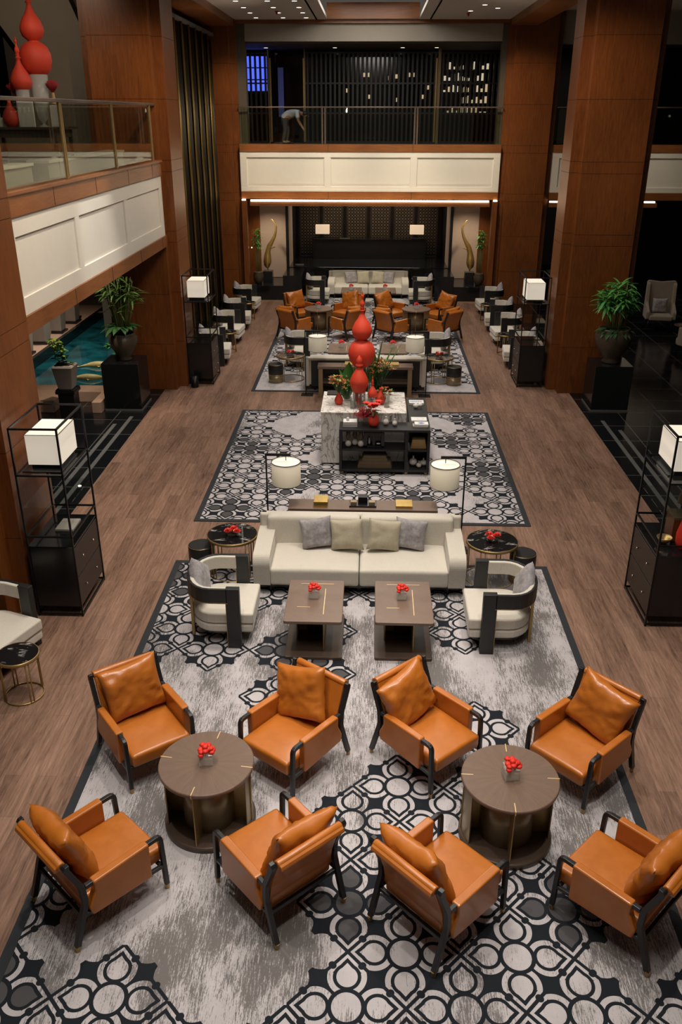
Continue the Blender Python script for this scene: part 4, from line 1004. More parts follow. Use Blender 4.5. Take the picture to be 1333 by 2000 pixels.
book(.92, 15.10, SZ, .29, .21, .03, 'paper', 'white book with ring print behind the diamond one', 0, 'ring')
book(.92, 16.15, SZ, .29, .20, .03, 'paper', 'white book with row of blue figures at the far end of bookcase', 0, 'rows')
t = thing('ceramic_knot', 'white ceramic shell ornament on the bookcase right arm', 'ornament', (.93, 15.82, SZ)); obj('shell', MB().sphere((-.03, 0, .05), .055, 14, (1.1, .9, .9)).sphere((.05, .02, .06), .05, 14, (1, .8, .8)), 'china', t)
# white bud vases
for x, y, s, l in ((.31, 14.82, 1., 'larger white gourd-shaped bud vase on bookcase'), (.47, 14.78, .85, 'smaller round white bud vase on bookcase')):
    t = thing('bud_vase', l, 'vase', (x, y, SZ), 0, 'white bud vases on bookcase'); t.scale = (s, s, s)
    obj('body', MB().lathe([(.02, 0), (.05, .03), (.055, .06), (.04, .095), (.014, .125), (.012, .15), (.018, .155)], 24), 'china', t)
bottle('stem_vase', 'slender nickel stem vase behind the white bud vases', [(.03, 0), (.01, .03), (.01, .12), (.03, .15), (.03, .16)], 'steel', (.40, 14.93, SZ))
# in the shelves
s1 = .012+.48
for i, (x, dy) in enumerate(((-.37, 14.72), (-.25, 14.80), (-.14, 14.72))):
    t = thing('hourglass_vase', '%s of three white based brown necked vases on upper shelf' % ('left', 'middle', 'right')[i], 'vase', (x, dy, s1), 0, 'brown necked vases')
    obj('body', MB().lathe([(.03, 0), (.058, .03), (.055, .08), (.02, .12)], 20), 'china', t); obj('neck', MB().lathe([(.02, .12), (.045, .19), (.03, .25), (.045, .29)], 20), 'brown', t)
t = thing('sculpture_block', 'black cut-out sculpture block on the upper shelf', 'ornament', (.10, 14.75, s1))
obj('frame', MB().box(-.19, .19, -.08, -.05, 0, .03).box(-.19, -.12, -.08, .08, 0, .29).box(.13, .19, -.08, .08, 0, .29).box(-.12, .13, -.08, .08, .22, .29).box(-.12, .13, .04, .08, 0, .22).box(-.03, .02, -.07, .04, 0, .22), 'black', t, .006)
obj('white_drop', MB().lathe([(.004, .03), (.02, .06), (.016, .10), (.003, .17)], 12, (-.085, 0, 0)).sphere((.08, -.03, .06), .04, 12, (1, .6, .35)), 'china', t, label='white drop inside')
for k in range(5): book(.91, 14.76, s1+.033*k, .28-.012*k, .20, .031, 'tan', 'tan book, number %s from the bottom of the upper shelf stack' % ('one', 'two', 'three', 'four', 'five')[k], .0, None, 'tan books on upper right shelf', 'tan')
for k, (w, h) in enumerate(((.62, .07), (.58, .06), (.46, .06), (.42, .05))): book(.12, 14.74, .112+sum((.071, .061, .061, .051)[:k]), w, .26, h, 'brown', 'brown %s book in the big stack on lower shelf' % ('bottom', 'second', 'third', 'top')[k], 0, None, 'brown books on lower shelf', 'brown')
for k, (x, y, s, l) in enumerate(((.83, 14.78, 1.3, 'tall white gourd on the lower right shelf'), (.93, 14.68, .85, 'small white gourd on the lower right shelf'), (1.02, 14.78, 1.0, 'lying white gourd on the lower right shelf'))):
    t = thing('ceramic_gourd', l, 'ornament', (x, y, .112), 0, 'white gourds on lower shelf'); t.scale = (s, s, s)
    obj('body', MB().sphere((0, 0, .055), .06, 16, (1.3 if k == 2 else 1, 1, .9)), 'china', t); obj('stalk', MB().lathe([(.02, .1), (.01, .14), (.016, .15)], 12), 'china', t)

# ================================================================== RED GOURD SCULPTURES, VASES AND FLOWERS
def gourd_profile(k=1.0, lower=True, zl=0):
    p = []
    if lower:
        p += [(.06, 0), (.14, .03), (.21, .11), (.24, .22), (.235, .32), (.19, .42), (.12, .475), (.075, .49)]
        b = .49
    else: b = 0; p += [(.03, 0)]
    p += [(.085, b+.01), (.15, b+.06), (.178, b+.14), (.172, b+.20), (.13, b+.30), (.08, b+.37), (.045, b+.44), (.032, b+.50), (.05, b+.512), (.05, b+.525), (.034, b+.535), (.032, b+.55), (.046, b+.56), (.030, b+.575), (.030, b+.585), (.044, b+.62), (.038, b+.65), (.016, b+.70), (.012, b+.73), (.024, b+.75), (.026, b+.77), (.010, b+.79), (.008, b+.80), (.012, b+.815), (.004, b+.84), (.002, b+.86)]
    return [(r*k, z*k) for r, z in p]
def glass_stand(h, r0, r1):
    return MB().lathe([(r0, 0), (r0*.9, .012), (r0*.3, .03), (.02, .05), (.03, .07), (r1*.5, .12), (r1*.8, h*.5), (r1, h), (r1-.006, h), (r1*.8-.006, h*.5), (.0, .10)], 28, cap=False)
def gourd(loc, k, lower, stand, label, r1=.12):
    t = thing('gourd_sculpture', label, 'sculpture', loc, 0, 'red gourd sculptures')
    obj('glass_vase', glass_stand(stand, .09*max(k, .6), r1*max(k, .6)), 'frost' if loc[2] > 3 else 'vglass', t, label='clear glass vase base')
    m = MB(); pr = gourd_profile(k, lower); m.lathe(pr, 40, (0, 0, stand-.04)); obj('gourd', m, 'red', t)
    return t
gourd((-.15, 15.62, MZ), 1.04, True, .73, 'tallest red double gourd with spire on the marble block', .13)
g2 = thing('gourd_sculpture', 'red single gourd with cone base in front of the tallest', 'sculpture', (-.19, 15.36, MZ), 0, 'red gourd sculptures')
obj('gourd', MB().lathe([(.03, .02), (.06, .12), (.09, .26), (.15, .38), (.172, .47), (.165, .53), (.12, .63), (.07, .71), (.04, .77), (.07, .785), (.075, .80), (.05, .82), (.05, .84), (.06, .87), (.045, .92), (.02, .955), (.008, .975), (.002, .98)], 40), 'red', g2)
obj('glass_vase', MB().lathe([(.09, 0), (.1, .01), (.12, .30), (.115, .30), (.094, .012)], 28, cap=False), 'vglass', g2)
def small_gourd(loc, label, k=.5, stand=.2):
    return gourd(loc, k, False, stand, label, .14)
small_gourd((.06, 15.33, MZ), 'small red gourd on a clear glass cylinder, right of cone base', .52, .22)
def red_bottle(loc, k, label):
    return bottle('red_bottle', label, [(r*k, z*k) for r, z in ((.05, 0), (.09, .04), (.105, .10), (.085, .17), (.035, .24), (.02, .29), (.03, .31))], 'red', loc, 'vase', 'small red bottle vases')
red_bottle((.21, 15.55, MZ), 1.0, 'red bottle vase behind the small gourd')
red_bottle((-.57, 15.50, MZ), .8, 'red bottle vase holding croton leaves at marble left corner')
red_bottle((.09, 14.74, SZ), 1.0, 'round red bottle vase at front of bookcase')
def croton(loc, R_, n, seed, label, mats=('orangefl', 'leafy', 'leafd'), h=.2, group='croton leaf bunches'):
    t = thing('flower_bunch', label, 'flowers', loc, 0, group); q = random.Random(seed)
    ms = [MB() for _ in mats]; st = MB()
    for i in range(n):
        a = q.random()*2*pi; e = q.uniform(.1, 1.3); d = Vector((cos(a)*cos(e), sin(a)*cos(e), sin(e)))
        c = d*R_*q.uniform(.55, 1)+Vector((0, 0, h)); st.cyl((0, 0, 0), c, .003, .002, 5)
        for k in range(6):
            b = 2*pi*k/6+q.random(); dd = Vector((cos(b), sin(b), q.uniform(.2, 1)))+d*.5
            ms[q.choice((0, 0, 1, 2)) % len(ms)].leaf(c, dd, q.uniform(.05, .09), .024, .3, 3)
    obj('stems', st, 'leafd', t)
    for m, k in zip(ms, mats):
        if m.v: obj('leaves' if k != 'orangefl' else 'bracts', m, k, t)
    return t
croton((-.57, 15.50, MZ+.20), .24, 46, 1, 'green and orange croton bunch at the marble left corner', h=.12)
croton((.20, 15.9, MZ+.25), .27, 80, 2, 'large orange and green croton bunch behind the gourds', h=.26)
croton((.28, 15.60, MZ+.05), .17, 36, 3, 'low orange croton bunch at right of the small gourd', h=.08)
def tall_leaf_vase(loc, specs, label):
    t = thing('leaf_vase', label, 'plant', loc, 0, 'tall leaves in glass')
    obj('glass_vase', MB().lathe([(.06, 0), (.065, .01), (.075, .32), (.07, .32), (.06, .012)], 24, cap=False), 'vglass', t)
    for (d, L, w, dr) in specs: obj('leaf', MB().leaf((0, 0, .02), d, L, w, dr, 8, .12).cyl((0, 0, .02), Vector(d).normalized()*.2, .008, .005, 6), 'leaf', t)
    return t
tall_leaf_vase((-.42, 15.75, MZ), (((.05, -.1, 1), .80, .34, .05), ((-.25, .1, 1), .66, .22, .08), ((.2, .1, 1), .7, .2, .1)), 'glass vase with broad green leaves left of the gourds')
tall_leaf_vase((.06, 15.95, MZ), (((.16, 0, 1), 1.22, .34, .03), ((.38, .05, 1), 1.15, .20, .05), ((.5, .1, 1), 1.3, .09, .06), ((-.05, .15, 1), .95, .22, .04), ((.05, -.1, 1), .9, .22, .04)), 'tall upright green leaves behind the gourds')
def coral(loc, label, R_=.2, n=90, mat='coral'):
    t = thing('coral_branches', label, 'flowers', loc); q = random.Random(4); m = MB(); b = MB()
    for i in range(n):
        a = q.random()*2*pi; e = q.uniform(.15, 1.4); d = Vector((cos(a)*cos(e), sin(a)*cos(e), sin(e)*.8)); p = d*R_*q.uniform(.6, 1)
        m.tube([(0, 0, 0), d*R_*.4+Vector((0, 0, .02)), p], .003, 5)
        for k in range(3):
            w = Vector((q.uniform(-1, 1), q.uniform(-1, 1), q.uniform(-.4, 1)))*.03; m.cyl(p, p+w, .0025, None, 4); b.sphere(p+w, .007, 6)
    obj('twigs', m, mat, t); tag(obj('berries', b, mat, t), kind='stuff')
    return t
t = thing('glass_vase', 'clear glass vase under the dark red twigs on bookcase', 'vase', (-.07, 14.80, SZ)); obj('body', MB().lathe([(.04, 0), (.07, .03), (.075, .10), (.05, .15), (.055, .17), (.05, .17), (.045, .15), (.07, .1), (.065, .035), (.0, .01)], 24, cap=False), 'vglass', t)
coral((-.07, 14.80, SZ+.14), 'spray of dark red berry twigs in front of the gourds', .24, 120)
def lilies(loc, label):
    t = thing('flower_bunch', label, 'flowers', loc); q = random.Random(9); m = MB(); l = MB()
    for i in range(9):
        a = q.random()*2*pi; c = Vector((.09*cos(a)*q.random()**.5, .07*sin(a), q.uniform(.02, .10)))
        for k in range(7):
            b = 2*pi*k/7+i; m.leaf(c, (cos(b), sin(b), .7), .055, .035, .3, 3)
        m.sphere(c, .018, 8)
    for i in range(8):
        a = q.random()*2*pi; l.leaf((0, 0, -.02), (cos(a), sin(a), .1), .12, .035, .3, 4)
    obj('petals', m, 'redpetal', t); obj('leaves', l, 'leafd', t); return t
lilies((.10, 14.76, SZ+.31), 'bright red lilies in the red bottle at bookcase front').scale = (1.7, 1.7, 1.6)
for k, (x, y, h) in enumerate(((-.30, 15.25, .22), (-.12, 15.17, .30), (.02, 15.62, .40), (.33, 15.35, .28))):
    t = thing('glass_cylinder', ('short clear glass cylinder at left among the gourds', 'clear glass cylinder at the front edge of the marble', 'tall clear glass cylinder behind small gourd', 'clear glass cylinder at right of the red bottle')[k], 'vase', (x, y, MZ), 0, 'clear glass cylinders on marble')
    obj('body', MB().lathe([(.045, 0), (.05, .008), (.05, h), (.046, h), (.045, .01)], 20, cap=False), 'vglass', t); obj('rim', MB().ring((0, 0, h), .048, .002, 20, 4), 'steel', t)
    obj('foot', MB().lathe([(.055, 0), (.055, .012)], 20), 'vglass', t)
tag(obj('dark_tray', MB().box(-.2, .2, -.12, .12, 0, .03), 'black', None, .004, loc=(-.62, 16.17, MZ)), 'flat black tray at rear left corner of the marble', 'tray')
t = thing('glass_cloche', 'tall clear box frame around the gourd display', 'frame', (-.14, 15.85, MZ)); e = MB()
for x in (-.38, .38): e.box(x-.003, x+.003, -.003, .003, 0, .72)
obj('wires', e, 'steel', t)

# ================================================================== MEZZANINE TABLE WITH GOURDS
t = thing('display_table', 'dark table behind the left balcony glass carrying red gourds', 'table', (-6.3, 15.6, 5.04))
obj('tabletop', MB().box(-1.3, 1.2, -.45, .45, .72, .76), 'walnut_d', t, .004); obj('apron', MB().box(-1.2, 1.1, -.4, .4, .60, .72), 'walnut_d', t)
for x in (-1.2, -.1, 1.08):
    for y in (-.38, .38): obj('leg', MB().box(x-.03, x+.03, y-.03, y+.03, 0, .72), 'walnut_d', t)
mz = 5.80
gourd((-5.52, 15.60, mz), 1.06, True, .78, 'large red double gourd on the left balcony table', .15)
gourd((-5.72, 15.35, mz), .95, False, .56, 'smaller red gourd with spire on the left balcony table', .12)
def tassel(loc, label, mat='coral', R_=.12, h=.3):
    t = thing('tassel_vase', label, 'flowers', loc, 0, 'dark red tassel bunches'); q = random.Random(3); m = MB()
    for i in range(160):
        a = q.random()*2*pi; r = q.random()**.5; m.tube([(0, 0, h*.55), (R_*r*.5*cos(a), R_*r*.5*sin(a), h*.8), (R_*r*cos(a), R_*r*sin(a), h*(1.25-.2*r*r))], .003, 4)
    obj('tassels', m, mat, t); obj('vase', MB().lathe([(.04, 0), (.05, .04), (.03, h*.35), (.02, h*.62)], 16), 'tan', t); return t
tassel((-5.30, 15.58, mz+.33), 'dark red tassel bunch on a white riser, right of large gourd')
tassel((-5.85, 15.45, mz+.25), 'dark red tassel bunch left of the smaller gourd', 'coral', .17, .34)
for k, (x, y, w, d, h, l) in enumerate(((-5.30, 15.58, .13, .13, .33, 'white riser block under the right tassel bunch'), (-5.66, 15.22, .26, .04, .40, 'upright white card in front of the gourds on balcony table'),
                                    (-5.83, 15.52, .16, .16, .25, 'white riser block under the left tassel bunch'), (-6.10, 15.3, .3, .12, .14, 'low white stepped block at left of balcony table'), (-6.22, 15.28, .16, .12, .28, 'taller white block at the far left of balcony table'))):
    tag(obj('display_block', MB().box(-w/2, w/2, -d/2, d/2, 0, h), 'china', None, .004, loc=(x, y, mz)), l, 'block', 'white display blocks')
red_bottle((-5.93, 15.25, mz), 1.3, 'red bottle vase on the left balcony table')
for (y0, y1, l) in ((11.6, 13.5, 'pale block added for a reflection in first glass pane of left balcony'), (14.2, 18.6, 'pale block added for a reflection in second glass pane of left balcony')):
    t = thing('reflection_block', l, 'counter', (-5.2, (y0+y1)/2, 5.04)); w = (y1-y0)/2  # pale blocks added to stand in for a reflection in the glass
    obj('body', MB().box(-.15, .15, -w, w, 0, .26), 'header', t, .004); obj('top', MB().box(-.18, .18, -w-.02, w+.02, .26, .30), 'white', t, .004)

# ================================================================== PLANTS
def urn(t, z0, k=1.0, mat='urn'):
    return obj('urn', MB().lathe([(r*k, z0+z*k) for r, z in ((.17, 0), (.2, .02), (.16, .06), (.2, .14), (.34, .34), (.40, .52), (.39, .64), (.33, .72), (.34, .76), (.30, .76), (.28, .70))], 40, cap=False), mat, t)
def cane_plant(loc, seed, label, mat, H=1.0, spread=.42, n=34, leafn=11, LL=.34, uk=1.0, lw=.07):
    t = thing('cane_plant', label, 'plant', loc, 0, 'cane plants in big urns'); q = random.Random(seed)
    urn(t, 0, uk); obj('soil', MB().lathe([(.01, .68), (.29*uk, .68), (.29*uk, .70), (.01, .72)], 24, cap=False), 'soil', t)
    st = MB(); lv = MB(); lo = MB()
    for i in range(n):
        a = q.random()*2*pi; r = q.random()**.5*.16; b = Vector((r*cos(a), r*sin(a), .68)); top = b+Vector((cos(a)*r*1.4, sin(a)*r*1.4, H*q.uniform(.55, 1.0)))
        st.tube([b, (b+top)/2+Vector((q.uniform(-.02, .02), q.uniform(-.02, .02), 0)), top], .008, 6)
        for k in range(leafn):
            f = q.uniform(.0, 1)**.5; c = b.lerp(top, .55+.45*f); c2 = 2*pi*q.random(); e = q.uniform(-.2, .9)
            lv.leaf(c, (cos(c2), sin(c2), e), LL*q.uniform(.6, 1.1), lw, q.uniform(.15, .6), 5)
    for i in range(30):
        a = q.random()*2*pi; lo.leaf((.12*cos(a), .12*sin(a), .72), (cos(a), sin(a), q.uniform(.05, .6)), q.uniform(.22, .40), .15, .45, 5)
    obj('canes', st, 'stem', t); obj('foliage', lv, mat, t); obj('low_leaves', lo, 'leafd', t)
    return t
pr_ = thing('plinth', 'black granite plinth under the right hand potted plant', 'plinth', (5.33, 18.85, 0)); obj('body', MB().box(-.41, .41, -.41, .41, .04, 1.02), 'granite', pr_, .008); obj('skirting', MB().box(-.42, .42, -.42, .42, 0, .04), 'strip', pr_)
pl_ = thing('plinth', 'black granite plinth under the left hand potted plant', 'plinth', (-5.45, 18.5, 0)); obj('body', MB().box(-.41, .41, -.41, .41, .04, 1.06), 'granite', pl_, .008); obj('skirting', MB().box(-.42, .42, -.42, .42, 0, .04), 'strip', pl_)
cane_plant((5.33, 18.85, 1.02), 11, 'leafy green cane plant in urn right of the big column', 'leaf')
cane_plant((-5.42, 18.5, 1.06), 12, 'tall slim bamboo plant in urn by the left column', 'leafy2', 1.15, .4, 34, 5, .40, .78, .05)
t = thing('potted_croton', 'lime leaved plant in square cream pot before the pond', 'plant', (-6.53, 17.75, .62))
obj('pot', MB().add([(-.15, -.15, 0), (.15, -.15, 0), (.15, .15, 0), (-.15, .15, 0), (-.22, -.22, .5), (.22, -.22, .5), (.22, .22, .5), (-.22, .22, .5)], [(0, 3, 2, 1), (0, 1, 5, 4), (1, 2, 6, 5), (2, 3, 7, 6), (3, 0, 4, 7), (4, 5, 6, 7)]), 'stone', t, .02, 3)
obj('pot_tray', MB().box(-.2, .2, -.2, .2, -.03, 0), 'black', t); lv = MB(); lv2 = MB(); st = MB(); q = random.Random(5)
for i in range(120):
    a = q.random()*2*pi; h = q.uniform(0, 1); r = .16*(1-h*.5); c = Vector((r*cos(a)*q.random()-.16*h, r*sin(a)*q.random(), .52+h*.50)); (lv if h > .35 else lv2).leaf(c, (cos(a), sin(a), q.uniform(.1, .9)), .13, .07, .3, 4)
st.tube([(0, 0, .45), (-.05, 0, .8), (-.17, 0, 1.05)], .008, 6); obj('foliage', lv, 'leafy', t); obj('dark_foliage', lv2, 'leafd', t); obj('stem', st, 'stem', t); obj('gravel', MB().box(-.2, .2, -.2, .2, .5, .51), 'stone', t)
t = thing('pedestal', 'dark pedestal under the square cream pot', 'pedestal', (-6.53, 17.75, 0)); obj('body', MB().box(-.17, .17, -.17, .17, 0, .53), 'bwood', t, .004); obj('cap', MB().box(-.21, .21, -.21, .21, .53, .59), 'black', t, .004)
def stone_planter(loc, label):
    t = thing('stone_planter', label, 'planter', loc, 0, 'pale planters behind the pond')
    obj('pot', MB().add([(-.2, -.2, 0), (.2, -.2, 0), (.2, .2, 0), (-.2, .2, 0), (-.27, -.27, .8), (.27, -.27, .8), (.27, .27, .8), (-.27, .27, .8)], [(0, 3, 2, 1), (0, 1, 5, 4), (1, 2, 6, 5), (2, 3, 7, 6), (3, 0, 4, 7), (4, 5, 6, 7)]), 'stone', t, .02, 3)
    obj('tray', MB().box(-.25, .25, -.25, .25, -.06, 0), 'black', t)
    obj('soil', MB().box(-.25, .25, -.25, .25, .8, .81), 'soil', t); return t
sp = stone_planter((-9.17, 22.05, .26), 'nearest pale square planter behind the pond')
for k, (y, l) in enumerate(((23.4, 'second pale square planter behind the pond'), (24.7, 'third pale square planter behind the pond'), (26.0, 'farthest pale square planter behind the pond'))): dup(sp, (-9.17, y, .26), 0, l)
tag(obj('terracotta_jar', MB().lathe([(.06, 0), (.14, .1), (.15, .2), (.08, .32), (.09, .35)], 24), 'tan', None, loc=(-9.25, 24.05, .2)), 'small orange jar between two pale planters', 'jar')
def koi(x, y, rz, label):
    t = thing('koi_fish', label, 'fish', (x, y, -.02), rz, 'pale koi in the pond')
    b = MB(); pts = [(-.42+.84*i/10, .05*sin(i*.6), 0) for i in range(11)]
    b.tube(pts, .05, 10, rads=[.02, .035, .05, .075, .095, .11, .115, .11, .095, .07, .03]); obj('body', b, 'koi', t)
    obj('tail_fin', MB().prism([(-.40, 0), (-.62, .13), (-.56, 0), (-.62, -.13)], -.008, .008, 'xy'), 'koi', t); obj('side_fin', MB().prism([(.15, .08), (.05, .22), (0, .1)], -.006, .006, 'xy').prism([(.15, -.06), (.05, -.2), (0, -.08)], -.006, .006, 'xy'), 'koi', t)
    return t
koi(-7.2, 21.9, .3, 'pale yellow koi nearer the far planters'); koi(-7.1, 20.7, .2, 'pale yellow koi near the front edge of the pond')
for x, y, s, l in ((-6.75, 22.9, 1.0, 'larger clump of water plants by the black plinth'), (-7.4, 24.0, .7, 'smaller clump of water plants in the pond')):
    t = thing('water_plant', l, 'plant', (x, y, -.03), 0, 'water plants in the pond'); m = MB(); q = random.Random(int(x*10))
    for i in range(40): a = q.random()*2*pi; m.leaf((.06*cos(a), .06*sin(a), 0), (cos(a), sin(a), q.uniform(.1, 1.2)), .35*s*q.uniform(.6, 1), .09*s, .4, 4)
    obj('leaves', m, 'leaf', t)
    obj('roots', MB().lathe([(.06, -.05), (.08, .02)], 10), 'soil', t)
for x, y, z, l, s_ in ((-4.0, 31.05, 1.0, 'palm in dark urn left of the gold sculpture', 21), (3.8, 31.05, 1.0, 'shaded palm right of the right gold sculpture', 22)):
    t = thing('slender_palm', l, 'plant', (x, y, .5), 0, 'slender palms by the reception'); q = random.Random(s_)
    obj('urn', MB().lathe([(.10, 0), (.17, .15), (.19, .30), (.15, .40), (.16, .43)], 24), 'urn', t); m = MB(); st = MB()
    for k in range(5): st.tube([(.03*k-.06, 0, .4), (.03*k-.06, .0, 1.0), (.04*k-.08+.02*sin(k), 0, 1.6)], .012, 6)
    for i in range(110): a = q.random()*2*pi; m.leaf((q.uniform(-.08, .08), q.uniform(-.08, .08), q.uniform(1.25, 1.85)), (cos(a), sin(a), q.uniform(-.1, .9)), q.uniform(.16, .24), .045, .5, 4)
    obj('canes', st, 'stem', t); obj('foliage', m, 'leaf', t)

# ================================================================== RECEPTION
for sg, nm in ((-1, 'left'), (1, 'right')):
    X = lambda a: C0+sg*a
    def bx(a, b, *r): x = sorted((X(a), X(b))); return MB().box(x[0], x[1], *r)
    t = thing('granite_ledge', 'black granite step ledge on the %s side of the reception' % nm, 'ledge', (0, 0, 0)); obj('lower_block', bx(3.0, 4.13, 30.72, 32.38, 0, .5), 'granite', t, .008); obj('upper_block', bx(2.33, 3.0, 30.72, 32.38, 0, .85), 'granite', t, .008)
    t = thing('pedestal', 'black pedestal of the %s gold sculpture' % nm, 'pedestal', (X(3.6), 31.45, .5)); obj('body', MB().box(-.17, .17, -.17, .17, 0, .40), 'black', t, .004); obj('cap', MB().box(-.12, .12, -.10, .10, .40, .42), 'strip', t)
    t = thing('gold_sculpture', 'gold curling fish-tail sculpture on the %s pedestal' % nm, 'sculpture', (X(3.6), 31.45, .92)); m = MB()
    P_ = [(-.0, .06), (-.02, .16), (-.01, .30), (.0, .48), (.02, .66), (.08, .84), (.18, 1.0), (.27, 1.16), (.32, 1.34), (.34, 1.5), (.27, 1.62), (.21, 1.72), (.16, 1.74)]
    m.tube([(-sg*x*1.0, 0, z) for x, z in P_], .1, 14, rads=[.03, .11, .145, .125, .09, .085, .065, .05, .038, .03, .022, .014, .005]); obj('body', m, 'gold', t)
    obj('fin', MB().tube([(-sg*.05, 0, .8), (-sg*.18, 0, .78), (-sg*.30, 0, .80)], .05, 8, rads=[.06, .03, .006]), 'gold', t); obj('rod', MB().cyl((0, 0, 0), (0, 0, .1), .012), 'blackm', t)
def lattice_panel(label, x):
    t = thing('lattice_screen', label, 'screen', (x, 35.4, .85), 0, 'brass lattice screens behind the desk')
    w, h = .80, 2.35; obj('frame', MB().box(0, .05, -.03, .03, 0, h).box(w-.05, w, -.03, .03, 0, h).box(0, w, -.03, .03, h-.05, h).box(0, w, -.03, .03, 0, .05), 'slat', t)
    m = MB(); g = .1167
    for i in range(6):
        for j in range(19):
            cx, cz_ = .05+g*(i+.5), .08+g*(j+.5)
            for s_ in (pi/4, -pi/4): m.box(-g*.55, g*.55, -.008, .008, -.007, .007, Matrix.Translation((cx, 0, cz_)) @ Matrix.Rotation(s_, 4, 'Y'))
            m.box(cx-.02, cx+.02, -.01, .01, cz_-.02, cz_+.02)
    obj('lattice', m, 'lattice', t); return t
lp = lattice_panel('lattice screen behind the desk, first from left', -2.86)
for k in range(1, 6): dup(lp, (-2.86+.93*k, 35.4, .85), 0, 'lattice screen behind the desk, %s from left' % ('', 'second', 'third', 'fourth', 'fifth', 'last')[k])
t = thing('reception_desk', 'long black reception desk on the raised platform', 'desk', (C0, 34.7, .85)); obj('front', MB().box(-2.2, 2.2, 0, .5, 0, .70), 'black', t, .006); obj('counter_top', MB().box(-2.23, 2.23, -.03, .55, .70, .74), 'granite', t, .004)
for x, nm in ((-1.92, 'left'), (1.75, 'right')):
    t = thing('table_lamp', 'rectangular lit lamp at the %s end of the reception desk' % nm, 'lamp', (x, 34.95, 1.59), 0, 'desk lamps'); obj('lamp_base', MB().box(-.12, .12, -.07, .07, 0, .03).box(-.02, .02, -.02, .02, .03, .2), 'black', t); obj('lamp_shade', MB().box(-.27, .27, -.13, .13, .17, .50), 'deskshade', t, .004)
tag(obj('desk_sign', MB().box(-.2, .2, -.03, .03, 0, .03), 'strip', None, loc=(-1.05, 34.78, 1.59)), 'thin grey card strip on the reception desk', 'card')
tag(obj('monitor_tray', MB().box(-.27, .27, -.05, .05, 0, .04), 'blackm', None, .004, loc=(1.8, 34.75, 1.59)), 'dark tray before the right desk lamp', 'tray')
tag(obj('floor_card', MB().box(-.16, .16, -.06, .06, 0, .03), 'strip', None, loc=(-2.7, 33.1, .85)), 'grey plate on the left edge of the reception platform', 'plate')

# ================================================================== GOLD STRAND CURTAINS
for k in range(9):
    y = 21.75+k*.97
    t = thing('strand_curtain', 'dark and gold strand curtain panel, %s counted from the near left column' % ('first', 'second', 'third', 'fourth', 'fifth', 'sixth', 'seventh', 'eighth', 'ninth')[k], 'curtain', (-5.1, y, 0), 0, 'strand curtain panels')
    gp = MB()
    for i in range(3): gp.cyl((0, .06*i, .02), (0, .06*i, 8.2), .024, None, 8)
    obj('gold_strands', gp, 'curtain', t); dp = MB()
    for i in range(11): dp.cyl((-.06+.02*(i % 2), .22+.066*i, .02), (-.06+.02*(i % 2), .22+.066*i, 8.1), .026, None, 6)
    obj('dark_strands', dp, 'curtd', t)
    obj('top_rail', MB().box(-.06, .06, -.02, .92, 8.2, 8.28), 'strip', t)
struct('wall_left_curtain', MB().box(-5.6, -5.5, 21.55, 30.4, 0, 9.4), 'groove')

# ================================================================== UPPER MEZZANINE SCREENS, WINDOWS, PERSON
def slat_screen(x0, x1, label, step=.155):
    t = thing('slat_screen', label, 'screen', (0, 33.5, 5.05)); m = MB(); n = int((x1-x0)/step)
    for i in range(n): x = x0+(x1-x0)*(i+.5)/n; m.box(x-.035, x+.035, -.05, .05, 0, 2.85)
    obj('slats', m, 'slat', t)
    for z in (.02, .95, 1.9, 2.85): obj('rail', MB().box(x0, x1, -.02, .02, z, z+.05), 'slat', t)
    for x in (x0-.05, x1): obj('frame_post', MB().box(x, x+.05, -.07, .07, 0, 3.0), 'bronze', t)
slat_screen(-4.75, -3.72, 'slatted screen with blue light behind on the upper floor'); slat_screen(-2.4, 2.2, 'long dark slatted screen in the middle of the upper floor'); slat_screen(2.3, 4.4, 'slatted screen with warm lights at right of the upper floor')
slat_screen(6.4, 9.6, 'dark slatted screen on the upper floor beyond the right columns')
t = thing('blue_lit_window', 'blue lit window panes behind the left upper screen', 'window', (-4.25, 34.2, 6.75)); 
for k in range(3): obj('pane', MB().box(-.45, .42, 0, .02, .38*k, .38*k+.34), 'blue', t)
obj('frame', MB().box(-.5, .5, .02, .05, -.1, 1.2), 'groove', t)
t = thing('blue_lit_window', 'dim blue strip in the upper doorway', 'window', (-3.35, 34.3, 5.9)); obj('pane', MB().box(-.1, .1, 0, .02, 0, 1.6), m_emit('dim_blue_glow', (.12, .14, .45), .06), t)
t = thing('lit_window', 'warm lit shelving behind the right upper screen', 'window', (3.2, 34.2, 6.9)); q = random.Random(6); m = MB(); m2 = MB()
for i in range(11):
    for j in range(5):
        if q.random() < .75: (m if j > 2 or q.random() < .3 else m2).box(-.75+.15*i, -.65+.15*i, 0, .02, -.9+.36*j, -.9+.36*j+q.uniform(.06, .26))
obj('bright_panes', m, 'warmwin', t); obj('dim_panes', m2, 'dimwin', t)
t = thing('lit_window', 'dim warm window lights behind the middle upper screen', 'window', (.2, 34.2, 6.2)); m = MB()
for (x, z) in ((-.6, 1.0), (-.45, 1.0), (.3, .9), (.55, .95), (1.0, 1.0), (1.15, 1.0), (-.4, .3), (.6, .2), (1.5, .3), (1.7, .6), (-1.2, .5)): m.box(x, x+.08, 0, .02, z, z+.13)
obj('panes', m, 'dimwin', t)
tag(obj('glowing_ball', MB().sphere((0, 0, 0), .05, 12, (1, .6, 2)), 'spot', None, loc=(-.95, 34.0, 6.1)), 'small glowing ball behind middle upper screen', 'lamp')  # small emissive ball behind the slats
